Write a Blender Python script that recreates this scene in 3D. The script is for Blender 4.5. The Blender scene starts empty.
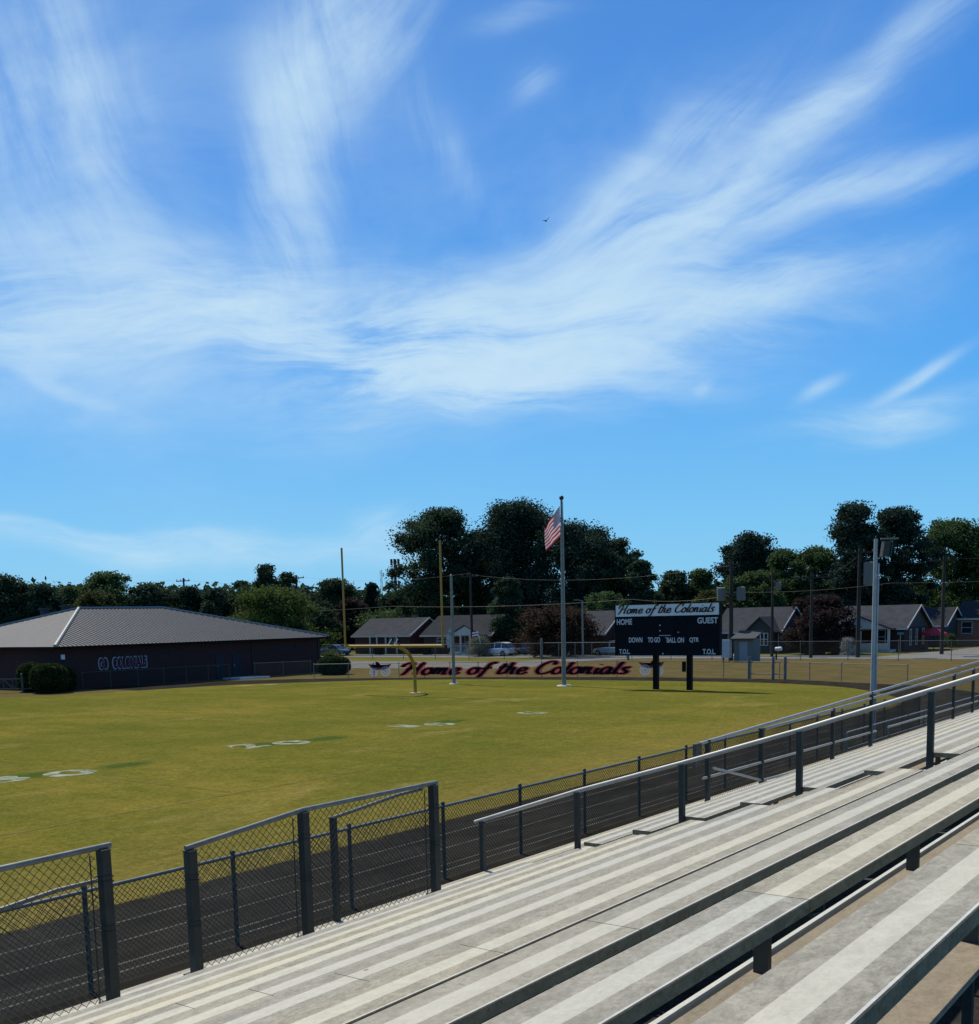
import bpy, bmesh, math, random
import numpy as np
from mathutils import Vector, Matrix
R_ = math.radians
scene = bpy.context.scene
col = scene.collection
rnd = random.Random(7)

# ------------------------------------------------------------------ camera calibration of the photograph
F, PX, PY, CAMZ = 1100.0, 489.5, 764.0, 4.5
_roll = R_(1.3); VPX, VPY = 1310.0, 600.0
_d1 = np.array([VPX-PX, VPY-PY, F]); _d1 /= np.linalg.norm(_d1)
_d2 = np.array([VPX-1000-PX, VPY+1000*math.tan(_roll)-PY, F])
_up = np.cross(_d1, _d2); _up /= np.linalg.norm(_up)
if _up[1] > 0: _up = -_up
RC = np.array([np.cross(_d1, _up), _d1, _up])          # world = RC @ (right, down, forward)
def ray(x, y): return RC @ np.array([x-PX, y-PY, F])
def gp(x, y, z=0.0):                                    # point of the level z seen at a pixel
    r = ray(x, y); t = (z-CAMZ)/r[2]; return Vector((t*r[0], t*r[1], z))
def onX(x, y, X):
    r = ray(x, y); t = X/r[0]; return Vector((X, t*r[1], CAMZ+t*r[2]))
def onY(x, y, Y):
    r = ray(x, y); t = Y/r[1]; return Vector((t*r[0], Y, CAMZ+t*r[2]))
def at(x, y, dist):                                     # point at a horizontal distance
    r = ray(x, y); t = dist/math.hypot(r[0], r[1]); return Vector((t*r[0], t*r[1], CAMZ+t*r[2]))
def pxm(dist): return F/dist

cam = bpy.data.cameras.new('camera'); co = bpy.data.objects.new('camera', cam); col.objects.link(co)
cam.sensor_width = 36; cam.lens = F/1024*36; cam.shift_x = 0.0; cam.shift_y = (PY-512)/1024
cam.clip_start = 0.05; cam.clip_end = 6000
m = Matrix.Identity(4)
for i in range(3):
    m[i][0] = RC[i][0]; m[i][1] = -RC[i][1]; m[i][2] = -RC[i][2]
m[2][3] = CAMZ
co.matrix_world = m
scene.camera = co

# ------------------------------------------------------------------ render settings, sun
scene.view_settings.view_transform = 'Standard'
try: scene.view_settings.look = 'None'
except Exception: pass
scene.view_settings.exposure = 0.0; scene.view_settings.gamma = 1.0
scene.cycles.max_bounces = 6; scene.cycles.transparent_max_bounces = 8
scene.cycles.use_adaptive_sampling = True
SUN_EL = R_(52)
sd = Vector((-0.95, 0.31, 0)).normalized()              # horizontal direction towards the sun
sunv = Vector((sd.x*math.cos(SUN_EL), sd.y*math.cos(SUN_EL), math.sin(SUN_EL)))
sl = bpy.data.lights.new('sun', 'SUN'); sl.energy = 4.6; sl.angle = R_(0.53); sl.color = (1.0, 0.925, 0.79)
so = bpy.data.objects.new('sun', sl); col.objects.link(so)
so.rotation_euler = (-sunv).to_track_quat('-Z', 'Y').to_euler(); so.location = (-40, 20, 80)

# ------------------------------------------------------------------ node helpers
class NT:
    def __init__(s, tree): s.t = tree; s.n = tree.nodes; s.l = tree.links
    def new(s, typ, **kw):
        n = s.n.new(typ)
        for k, v in kw.items(): setattr(n, k, v)
        return n
    def link(s, a, b): s.l.new(a, b)
    def math(s, op, a, b=None, c=None, clamp=False):
        n = s.new('ShaderNodeMath', operation=op); n.use_clamp = clamp
        for i, v in enumerate((a, b, c)):
            if v is None: continue
            if hasattr(v, 'is_output'): s.link(v, n.inputs[i])
            else: n.inputs[i].default_value = v
        return n.outputs[0]
    def vmath(s, op, a, b=None):
        n = s.new('ShaderNodeVectorMath', operation=op)
        for i, v in enumerate((a, b)):
            if v is None: continue
            if hasattr(v, 'is_output'): s.link(v, n.inputs[i])
            else: n.inputs[i].default_value = v
        return n
    def mix(s, f, a, b, typ='MIX'):
        n = s.new('ShaderNodeMix', data_type='RGBA', blend_type=typ)
        for sock, v in ((n.inputs[0], f), (n.inputs[6], a), (n.inputs[7], b)):
            if hasattr(v, 'is_output'): s.link(v, sock)
            elif isinstance(v, (int, float)): sock.default_value = v
            else: sock.default_value = (*v, 1) if len(v) == 3 else v
        return n.outputs[2]
    def noise(s, vec, scale, detail=4, rough=0.6, dist=0.0):
        n = s.new('ShaderNodeTexNoise'); n.inputs['Scale'].default_value = scale
        n.inputs['Detail'].default_value = detail; n.inputs['Roughness'].default_value = rough
        n.inputs['Distortion'].default_value = dist
        if vec is not None: s.link(vec, n.inputs['Vector'])
        return n.outputs['Fac']
    def ramp(s, f, lo, hi):
        n = s.new('ShaderNodeMapRange'); n.clamp = True; n.interpolation_type = 'SMOOTHSTEP'
        n.inputs[1].default_value = lo; n.inputs[2].default_value = hi
        s.link(f, n.inputs[0]); return n.outputs[0]
    def map(s, vec, loc=(0,0,0), rot=(0,0,0), scale=(1,1,1), typ='POINT'):
        n = s.new('ShaderNodeMapping', vector_type=typ)
        n.inputs[1].default_value = loc; n.inputs[2].default_value = rot; n.inputs[3].default_value = scale
        s.link(vec, n.inputs[0]); return n.outputs[0]

MATS = {}
def mat(name, color, rough=0.8, metal=0.0, spec=0.3, var=0.0, vscale=3.0, vstretch=(1,1,1), bump=0.0, bscale=20, color2=None, island=0.0, trans=0.0, alpha=None):
    if name in MATS: return MATS[name]
    mt = bpy.data.materials.new(name); mt.use_nodes = True
    t = NT(mt.node_tree); b = t.n['Principled BSDF']
    b.inputs['Roughness'].default_value = rough; b.inputs['Metallic'].default_value = metal
    b.inputs['Specular IOR Level'].default_value = spec
    tc = t.new('ShaderNodeNewGeometry')
    c = None
    if var > 0 or color2 is not None:
        v = t.map(tc.outputs['Position'], scale=vstretch)
        n1 = t.ramp(t.noise(v, vscale, 6, 0.62), 0.3, 0.7)
        c2 = color2 if color2 is not None else tuple(x*(1-var) for x in color)
        c = t.mix(n1, c2, color)
    if island > 0:
        base = c if c is not None else color
        f = t.math('MULTIPLY_ADD', tc.outputs['Random Per Island'], 2*island, 1-island)
        cn = t.new('ShaderNodeCombineColor'); 
        for i in range(3): t.link(f, cn.inputs[i])
        c = t.mix(1.0, base, cn.outputs[0], 'MULTIPLY')
    if c is not None: t.link(c, b.inputs['Base Color'])
    else: b.inputs['Base Color'].default_value = (*color, 1)
    if bump > 0:
        bn = t.new('ShaderNodeBump'); bn.inputs['Strength'].default_value = bump; bn.inputs['Distance'].default_value = 0.02
        t.link(t.noise(tc.outputs['Position'], bscale, 4), bn.inputs['Height']); t.link(bn.outputs[0], b.inputs['Normal'])
    if trans > 0:
        tr = t.new('ShaderNodeBsdfTranslucent'); ms = t.new('ShaderNodeMixShader'); ms.inputs[0].default_value = trans
        if c is not None: t.link(c, tr.inputs[0])
        else: tr.inputs[0].default_value = (*color, 1)
        t.link(b.outputs[0], ms.inputs[1]); t.link(tr.outputs[0], ms.inputs[2])
        t.link(ms.outputs[0], t.n['Material Output'].inputs[0])
    MATS[name] = mt
    return mt

# ------------------------------------------------------------------ mesh builder
class MB:
    def __init__(s): s.v = []; s.f = []; s.mi = []; s.m = 0
    def quad(s, *p):
        i = len(s.v); s.v += [tuple(q) for q in p]; s.f.append(tuple(range(i, i+len(p)))); s.mi.append(s.m); return s
    def box(s, x0, x1, y0, y1, z0, z1):
        i = len(s.v)
        s.v += [(x0,y0,z0),(x1,y0,z0),(x1,y1,z0),(x0,y1,z0),(x0,y0,z1),(x1,y0,z1),(x1,y1,z1),(x0,y1,z1)]
        for f in ((0,3,2,1),(4,5,6,7),(0,1,5,4),(1,2,6,5),(2,3,7,6),(3,0,4,7)):
            s.f.append(tuple(i+k for k in f)); s.mi.append(s.m)
        return s
    def cbox(s, c, d): return s.box(c[0]-d[0]/2, c[0]+d[0]/2, c[1]-d[1]/2, c[1]+d[1]/2, c[2]-d[2]/2, c[2]+d[2]/2)
    def tube(s, pts, r, n=8, cap=True, square=False):
        pts = [Vector(p) for p in pts]
        if not isinstance(r, (list, tuple)): r = [r]*len(pts)
        rings = []
        for k, p in enumerate(pts):
            d = (pts[min(k+1, len(pts)-1)] - pts[max(k-1, 0)]).normalized()
            a = Vector((0,0,1)) if abs(d.z) < 0.9 else Vector((0,1,0))
            u = d.cross(a).normalized(); w = u.cross(d)
            i = len(s.v); ring = []
            nn = 4 if square else n
            for j in range(nn):
                an = 2*math.pi*j/nn + (math.pi/4 if square else 0)
                rr = r[k]*(1.414 if square else 1)
                s.v.append(tuple(p + (u*math.cos(an) + w*math.sin(an))*rr)); ring.append(i+j)
            rings.append(ring)
        for a, b in zip(rings, rings[1:]):
            nn = len(a)
            for j in range(nn):
                s.f.append((a[j], a[(j+1)%nn], b[(j+1)%nn], b[j])); s.mi.append(s.m)
        if cap:
            s.f.append(tuple(reversed(rings[0]))); s.mi.append(s.m)
            s.f.append(tuple(rings[-1])); s.mi.append(s.m)
        return s
    def prism(s, poly, vec):                            # planar polygon swept along vec
        vec = Vector(vec); n = len(poly); i = len(s.v)
        s.v += [tuple(p) for p in poly] + [tuple(Vector(p)+vec) for p in poly]
        s.f.append(tuple(range(i, i+n))); s.mi.append(s.m)
        s.f.append(tuple(range(i+2*n-1, i+n-1, -1))); s.mi.append(s.m)
        for k in range(n):
            s.f.append((i+k, i+n+k, i+n+(k+1)%n, i+(k+1)%n)); s.mi.append(s.m)
        return s
    def sphere(s, c, r, nu=12, nv=8, sz=1.0):
        i = len(s.v)
        for a in range(nv+1):
            th = math.pi*a/nv
            for b in range(nu):
                ph = 2*math.pi*b/nu
                s.v.append((c[0]+r*math.sin(th)*math.cos(ph), c[1]+r*math.sin(th)*math.sin(ph), c[2]+r*sz*math.cos(th)))
        for a in range(nv):
            for b in range(nu):
                s.f.append((i+a*nu+b, i+(a+1)*nu+b, i+(a+1)*nu+(b+1)%nu, i+a*nu+(b+1)%nu)); s.mi.append(s.m)
        return s
    def build(s, name, mats, parent=None, smooth=False, loc=None, fix=True):
        me = bpy.data.meshes.new(name); me.from_pydata(s.v, [], s.f)
        if not isinstance(mats, (list, tuple)): mats = [mats]
        for mt in mats: me.materials.append(mt)
        if len(mats) > 1: me.polygons.foreach_set('material_index', s.mi)
        if fix:
            bm = bmesh.new(); bm.from_mesh(me); bmesh.ops.recalc_face_normals(bm, faces=bm.faces); bm.to_mesh(me); bm.free()
        if smooth:
            me.polygons.foreach_set('use_smooth', [True]*len(me.polygons))
            if smooth != 'all': me.set_sharp_from_angle(angle=R_(38))
        me.update()
        o = bpy.data.objects.new(name, me); col.objects.link(o)
        if parent is not None: o.parent = parent
        if loc is not None: o.location = loc
        return o
def tag(o, label=None, cat=None, group=None, kind=None):
    if label: o['label'] = label
    if cat: o['category'] = cat
    if group: o['group'] = group
    if kind: o['kind'] = kind
    return o
def thing(name, label, cat, loc=(0,0,0), group=None, rz=0.0):
    o = bpy.data.objects.new(name, None); col.objects.link(o); o.location = loc; o.rotation_euler = (0,0,rz)
    o.empty_display_size = 0.2
    return tag(o, label, cat, group)
def struct(name, mb, mt, **kw):
    return tag(mb.build(name, mt, **kw), kind='structure')
def dup(root, loc, label, group=None, rz=None):
    r = root.copy(); col.objects.link(r); r.location = loc; r['label'] = label
    if group: r['group'] = group
    if rz is not None: r.rotation_euler = (0,0,rz)
    for ch in list(root.children):
        c = ch.copy(); col.objects.link(c); c.parent = r
        for g in ch.children:
            d = g.copy(); col.objects.link(d); d.parent = c
    return r
bm_font = None
def text_mesh(txt, size, thick=0.01, shear=0.0, offset=0.0, width=None, height=None):
    """flat lettering as a mesh, lying in x,y with its lower left at the origin"""
    cu = bpy.data.curves.new('lettering', 'FONT'); cu.body = txt; cu.size = size; cu.extrude = thick/2; cu.shear = shear; cu.offset = offset
    ob = bpy.data.objects.new('lettering', cu); col.objects.link(ob)
    bpy.context.view_layer.update()
    me = bpy.data.meshes.new_from_object(ob.evaluated_get(bpy.context.evaluated_depsgraph_get()))
    bpy.data.objects.remove(ob); bpy.data.curves.remove(cu)
    c = np.zeros(len(me.vertices)*3); me.vertices.foreach_get('co', c); c = c.reshape(-1,3)
    lo, hi = c.min(0), c.max(0)
    c[:,:2] -= lo[:2]
    if width: c[:,0] *= width/(hi[0]-lo[0])
    if height: c[:,1] *= height/(hi[1]-lo[1])
    me.vertices.foreach_set('co', c.ravel()); me.update()
    return me
def put_text(name, txt, size, mt, parent, M, **kw):
    me = text_mesh(txt, size, **kw); me.transform(M); me.materials.append(mt)
    o = bpy.data.objects.new(name, me); col.objects.link(o); o.parent = parent; return o

# ------------------------------------------------------------------ materials
def field_mat():
    mt = bpy.data.materials.new('field_grass'); mt.use_nodes = True; t = NT(mt.node_tree); b = t.n['Principled BSDF']
    P = t.new('ShaderNodeNewGeometry').outputs['Position']
    n1 = t.ramp(t.noise(P, 0.09, 5, 0.6), 0.35, 0.66)
    n2 = t.ramp(t.noise(t.map(P, loc=(31,7,0), scale=(0.45,1,1)), 0.5, 6, 0.7), 0.3, 0.72)
    n3 = t.noise(t.map(P, scale=(1,0.55,1)), 2.6, 8, 0.85)
    n4 = t.noise(P, 38.0, 4, 0.85)
    c = t.mix(n1, (0.112,0.110,0.020), (0.186,0.150,0.031))
    c = t.mix(t.math('MULTIPLY', n2, 0.75), c, (0.092,0.104,0.017))
    n5 = t.ramp(t.noise(t.map(P, loc=(5,90,0), scale=(0.6,0.25,1)), 0.28, 5, 0.7), 0.56, 0.74)
    c = t.mix(t.math('MULTIPLY', n5, 0.75), c, (0.235,0.180,0.058))
    # worn strip along the touch line and the track
    sx = t.new('ShaderNodeSeparateXYZ'); t.link(P, sx.inputs[0])
    w = t.ramp(t.math('ADD', sx.outputs[0], t.math('MULTIPLY', n2, 2.5)), -20.5, -14.0)
    c = t.mix(t.math('MULTIPLY', w, 0.55), c, (0.185,0.14,0.04))
    # greener squares where the yard numbers were over-painted
    for X, Y in ((-30.9,21.6),(-30.5,30.4),(-31.6,18.6),(-30.4,38.0),(-31.2,27.9)):
        v = t.map(P, loc=(-X,-Y,0)); v = t.map(v, scale=(1.1,0.62,1))
        d = t.vmath('LENGTH', t.map(v, scale=(1,1,0))).outputs['Value']
        g = t.math('SUBTRACT', 1.0, t.ramp(t.math('ADD', d, t.math('MULTIPLY', n3, 0.9)), 0.7, 1.5))
        c = t.mix(t.math('MULTIPLY', g, 0.8), c, (0.038,0.078,0.018))
    # sandy bare spot
    for X, Y in ((-62.9,54.6),(-61.9,56.2)):
        d = t.vmath('LENGTH', t.map(t.map(P, loc=(-X,-Y,0)), scale=(1.0,0.7,0))).outputs['Value']
        g = t.math('SUBTRACT', 1.0, t.ramp(t.math('ADD', d, t.math('MULTIPLY', n3, 1.4)), 0.5, 1.5))
        c = t.mix(t.math('MULTIPLY', g, 0.8), c, (0.36,0.30,0.15))
    f = t.math('MULTIPLY_ADD', n3, 1.6, 0.22); f2 = t.math('MULTIPLY_ADD', n4, 1.7, 0.18)
    f = t.math('MULTIPLY', f, f2)
    n7 = t.noise(t.map(P, loc=(3,8,0), scale=(1,0.7,1)), 9.0, 5, 0.8)
    f = t.math('MULTIPLY', f, t.math('MULTIPLY_ADD', n7, 1.8, 0.12))
    cc = t.new('ShaderNodeCombineColor')
    for i in range(3): t.link(f, cc.inputs[i])
    c = t.mix(1.0, c, cc.outputs[0], 'MULTIPLY')
    t.link(c, b.inputs['Base Color']); b.inputs['Roughness'].default_value = 1.0; b.inputs['Specular IOR Level'].default_value = 0.0
    bn = t.new('ShaderNodeBump'); bn.inputs['Strength'].default_value = 0.5; bn.inputs['Distance'].default_value = 0.04
    t.link(n4, bn.inputs['Height']); t.link(bn.outputs[0], b.inputs['Normal'])
    return mt
M_field = field_mat()
M_dry = mat('dry_grass', (0.138,0.102,0.048), 0.95, spec=0.0, color2=(0.092,0.082,0.030), vscale=0.5, bump=0.4, bscale=15)
M_lawn = mat('lawn', (0.10,0.115,0.025), 0.95, spec=0.0, color2=(0.15,0.125,0.04), vscale=0.3)
def track_mat():
    mt = bpy.data.materials.new('track_asphalt'); mt.use_nodes = True; t = NT(mt.node_tree); b = t.n['Principled BSDF']
    P = t.new('ShaderNodeNewGeometry').outputs['Position']
    c = t.mix(t.ramp(t.noise(t.map(P, scale=(1,0.35,1)), 1.1, 6, 0.65), 0.3, 0.7), (0.020,0.019,0.016), (0.040,0.037,0.030))
    g = t.noise(P, 55.0, 4, 0.8); f = t.math('MULTIPLY_ADD', g, 1.8, 0.1)
    cc = t.new('ShaderNodeCombineColor')
    for i in range(3): t.link(f, cc.inputs[i])
    c = t.mix(1.0, c, cc.outputs[0], 'MULTIPLY')
    sx = t.new('ShaderNodeSeparateXYZ'); t.link(P, sx.inputs[0])
    n = t.math('MULTIPLY', t.noise(P, 1.8, 6, 0.7), 0.9)
    e1 = t.ramp(t.math('SUBTRACT', t.math('MULTIPLY', sx.outputs[0], -1.0), t.math('SUBTRACT', 15.75, n)), 0.0, 0.22)
    lim = t.math('LESS_THAN', sx.outputs[1], 48.0)
    c = t.mix(t.math('MULTIPLY', t.math('MULTIPLY', e1, lim), 0.7), c, (0.15,0.12,0.045))
    t.link(c, b.inputs['Base Color']); b.inputs['Roughness'].default_value = 1.0; b.inputs['Specular IOR Level'].default_value = 0.0
    return mt
M_track = track_mat()
M_line = mat('lane_paint', (0.15,0.145,0.125), 0.9, spec=0.0, color2=(0.07,0.07,0.065), vscale=4.0, vstretch=(1,0.5,1))
M_fieldline = mat('faded_chalk', (0.17,0.15,0.055), 0.95, spec=0.0, color2=(0.105,0.095,0.018), vscale=1.2)
M_number = mat('field_paint', (0.36,0.38,0.31), 0.95, spec=0.0, color2=(0.10,0.115,0.03), vscale=2.6)
M_road = mat('street_asphalt', (0.21,0.205,0.19), 0.9, spec=0.0, var=0.2, vscale=0.5)
M_lot = mat('parking_lot', (0.19,0.188,0.175), 0.9, spec=0.0, var=0.25, vscale=0.4)
M_conc = mat('concrete', (0.55,0.53,0.48), 0.9, spec=0.2, var=0.2, vscale=3)
M_galv = mat('galvanised_steel', (0.25,0.245,0.21), 0.5, 0.3, var=0.3, vscale=6)
M_dsteel = mat('weathered_dark_steel', (0.055,0.058,0.048), 0.55, 0.15, var=0.3, vscale=5)
M_railtop = mat('aluminium_pipe', (0.47,0.455,0.40), 0.5, 0.2, var=0.15, vscale=4)
M_wire = mat('chain_link_wire', (0.06,0.062,0.052), 0.6, 0.15)
M_fwire = mat('far_chain_wire', (0.12,0.115,0.095), 0.7, 0.1)
M_post = mat('weathered_fence_post', (0.12,0.112,0.09), 0.7, 0.1, var=0.5, vscale=14)
M_wirebright = mat('bright_chain_wire', (0.5,0.5,0.5), 0.4, 0.5)
M_yellow = mat('yellow_enamel', (0.40,0.235,0.03), 0.5, spec=0.3, var=0.1)
M_white = mat('white_paint', (0.78,0.78,0.76), 0.6, var=0.1)
M_trim = mat('white_trim', (0.55,0.54,0.50), 0.7, var=0.1)
M_black = mat('black_enamel', (0.006,0.006,0.006), 0.7, spec=0.12)
M_board = mat('scoreboard_black', (0.006,0.008,0.013), 0.75, spec=0.1, var=0.3, vscale=2)
M_letter = mat('scoreboard_lettering', (0.5,0.52,0.54), 0.7)
M_header = mat('scoreboard_header', (0.74,0.75,0.74), 0.6, var=0.08)
M_red = mat('signal_red', (0.36,0.045,0.05), 0.7)
M_pink = mat('banner_red_outline', (0.80,0.30,0.24), 0.8, var=0.2, trans=0.6)
M_maroon = mat('maroon_paint', (0.085,0.012,0.03), 0.8)
M_pole = mat('pole_wood', (0.05,0.043,0.035), 0.9, var=0.35, vscale=2, vstretch=(1,1,0.2))
M_bark = mat('bark', (0.055,0.045,0.036), 0.95, var=0.4, vscale=3, vstretch=(1,1,0.3))
M_glass = mat('window_glass', (0.02,0.028,0.035), 0.08, spec=0.6)
M_rubber = mat('tyre_rubber', (0.015,0.015,0.015), 0.85)
M_grey = mat('grey_equipment_paint', (0.165,0.16,0.14), 0.7, var=0.15)
M_shingle = mat('asphalt_shingle', (0.064,0.066,0.072), 0.9, spec=0.03, var=0.25, vscale=1.2, bump=0.3, bscale=10)
M_shingle2 = mat('dark_shingle', (0.042,0.044,0.05), 0.9, spec=0.03, var=0.25, vscale=1.2)
def brick_mat(name, c1, c2, mortar):
    mt = bpy.data.materials.new(name); mt.use_nodes = True; t = NT(mt.node_tree); b = t.n['Principled BSDF']
    P = t.new('ShaderNodeNewGeometry').outputs['Position']
    sx = t.new('ShaderNodeSeparateXYZ'); t.link(P, sx.inputs[0])
    cb = t.new('ShaderNodeCombineXYZ'); t.link(t.math('ADD', sx.outputs[0], sx.outputs[1]), cb.inputs[0]); t.link(sx.outputs[2], cb.inputs[1])
    br = t.new('ShaderNodeTexBrick'); t.link(cb.outputs[0], br.inputs['Vector'])
    br.inputs['Scale'].default_value = 1.0; br.inputs['Brick Width'].default_value = 0.22; br.inputs['Row Height'].default_value = 0.075
    br.inputs['Mortar Size'].default_value = 0.009
    br.inputs['Color1'].default_value = (*c1,1); br.inputs['Color2'].default_value = (*c2,1); br.inputs['Mortar'].default_value = (*mortar,1)
    c = t.mix(t.math('MULTIPLY', t.noise(P, 0.7, 4), 0.45), br.outputs['Color'], (c2[0]*0.5, c2[1]*0.5, c2[2]*0.5))
    t.link(c, b.inputs['Base Color']); b.inputs['Roughness'].default_value = 0.9; b.inputs['Specular IOR Level'].default_value = 0.15
    return mt
M_brick = brick_mat('dark_red_brick', (0.085,0.036,0.031), (0.064,0.028,0.025), (0.045,0.037,0.034))
M_brick2 = brick_mat('red_brick', (0.10,0.036,0.029), (0.072,0.027,0.023), (0.10,0.08,0.07))
M_brick3 = brick_mat('orange_brick', (0.40,0.15,0.08), (0.31,0.115,0.065), (0.22,0.18,0.15))
M_siding = mat('dark_siding', (0.045,0.05,0.048), 0.8, var=0.15)

def roof_metal():
    mt = bpy.data.materials.new('ribbed_roof_metal'); mt.use_nodes = True; t = NT(mt.node_tree); b = t.n['Principled BSDF']
    P = t.new('ShaderNodeNewGeometry').outputs['Position']
    n = t.noise(P, 0.6, 5)
    c = t.mix(n, (0.050,0.056,0.065), (0.074,0.082,0.093))
    t.link(c, b.inputs['Base Color']); b.inputs['Roughness'].default_value = 0.55; b.inputs['Metallic'].default_value = 0.15
    b.inputs['Specular IOR Level'].default_value = 0.3
    return mt
M_roof = roof_metal()

# aluminium bleacher planks: ribbed grey bands each side of a smooth bright band, with dirt
def plank_mat(name, c1, c2, rib, dirt, rough=0.5, metal=0.25):
    mt = bpy.data.materials.new(name); mt.use_nodes = True; t = NT(mt.node_tree); b = t.n['Principled BSDF']; b.inputs['Specular IOR Level'].default_value = 0.15
    P = t.new('ShaderNodeNewGeometry').outputs['Position']
    s1 = t.ramp(t.noise(t.map(P, scale=(1,0.45,1)), 11.0, 8, 0.85, 0.5), 0.36, 0.64)
    s2 = t.ramp(t.noise(t.map(P, scale=(1,0.6,1)), 55.0, 6, 0.85), 0.42, 0.66)
    s3 = t.ramp(t.noise(t.map(P, loc=(9,3,1), scale=(1,0.12,1)), 1.3, 4, 0.6), 0.35, 0.65)
    s4 = t.ramp(t.noise(t.map(P, loc=(2,5,1), scale=(1.5,0.7,1)), 11.0, 8, 0.78, 1.5), 0.52, 0.68)
    c = t.mix(s1, c2, c1)
    c = t.mix(t.math('MULTIPLY', s2, 0.6*dirt), c, (c2[0]*0.62, c2[1]*0.6, c2[2]*0.55))
    c = t.mix(t.math('MULTIPLY', s3, 0.35), c, (c1[0]*1.02, c1[1]*0.97, c1[2]*0.84))
    c = t.mix(t.math('MULTIPLY', s4, 0.55*dirt), c, (c2[0]*0.55, c2[1]*0.53, c2[2]*0.48))
    vo = t.new('ShaderNodeTexVoronoi'); vo.inputs['Scale'].default_value = 3.1; t.link(t.map(P, scale=(1,0.8,1)), vo.inputs['Vector'])
    sp = t.math('LESS_THAN', t.math('ADD', vo.outputs['Distance'], t.math('MULTIPLY', t.noise(P, 60, 3), 0.05)), 0.062)
    c = t.mix(t.math('MULTIPLY', sp, 0.65), c, (0.10,0.095,0.08))
    oi = t.new('ShaderNodeObjectInfo').outputs['Random']
    c = t.mix(oi, t.mix(1.0, c, (0.93,0.94,0.96), 'MULTIPLY'), t.mix(1.0, c, (1.06,1.02,0.91), 'MULTIPLY'))
    t.link(c, b.inputs['Base Color']); b.inputs['Roughness'].default_value = rough; b.inputs['Metallic'].default_value = metal
    if rib:
        wv = t.new('ShaderNodeTexWave'); wv.wave_type = 'BANDS'; wv.bands_direction = 'X'; wv.inputs['Scale'].default_value = 105.0
        t.link(P, wv.inputs['Vector'])
        hsum = t.math('ADD', wv.outputs['Fac'], t.math('MULTIPLY', t.noise(P, 120, 3), 1.2))
        bn = t.new('ShaderNodeBump'); bn.inputs['Strength'].default_value = 0.3; bn.inputs['Distance'].default_value = 0.0015
        t.link(hsum, bn.inputs['Height']); t.link(bn.outputs[0], b.inputs['Normal'])
    return mt
M_rib = plank_mat('ribbed_aluminium', (0.43,0.405,0.335), (0.265,0.25,0.205), True, 1.0, 0.6, 0.0)
M_smooth = plank_mat('smooth_aluminium', (0.57,0.55,0.465), (0.47,0.455,0.385), False, 0.4, 0.55, 0.0)
M_edge = plank_mat('plank_edge', (0.62,0.63,0.61), (0.5,0.5,0.47), False, 0.3, 0.5, 0.0)  # pale cool colour paints in the highlight along the plank edges
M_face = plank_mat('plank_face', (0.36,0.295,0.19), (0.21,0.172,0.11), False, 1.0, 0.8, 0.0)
M_foot = plank_mat('footboard_tread', (0.33,0.285,0.215), (0.24,0.205,0.155), True, 0.8, 0.75, 0.0)
M_gravel = mat('dark_gravel', (0.05,0.048,0.042), 0.95, spec=0.0, var=0.5, vscale=6)

def leafm(name, c, isl=0.45, trans=0.35):
    return mat(name, c, 0.75, spec=0.08, color2=tuple(x*0.62 for x in c), vscale=0.45, island=isl, trans=trans)
L_dark = leafm('leaf_dark_green', (0.055,0.092,0.048))
L_pine = leafm('needle_green', (0.044,0.076,0.050), trans=0.25)
L_mid = leafm('leaf_mid_green', (0.088,0.140,0.050))
L_bright = leafm('leaf_bright_green', (0.105,0.145,0.035))
L_yel = leafm('leaf_olive', (0.085,0.095,0.03))
L_red = leafm('leaf_rust', (0.072,0.048,0.032))
L_purple = leafm('leaf_purple_brown', (0.056,0.038,0.034))
L_hedge = leafm('leaf_hedge', (0.045,0.07,0.022))

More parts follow.
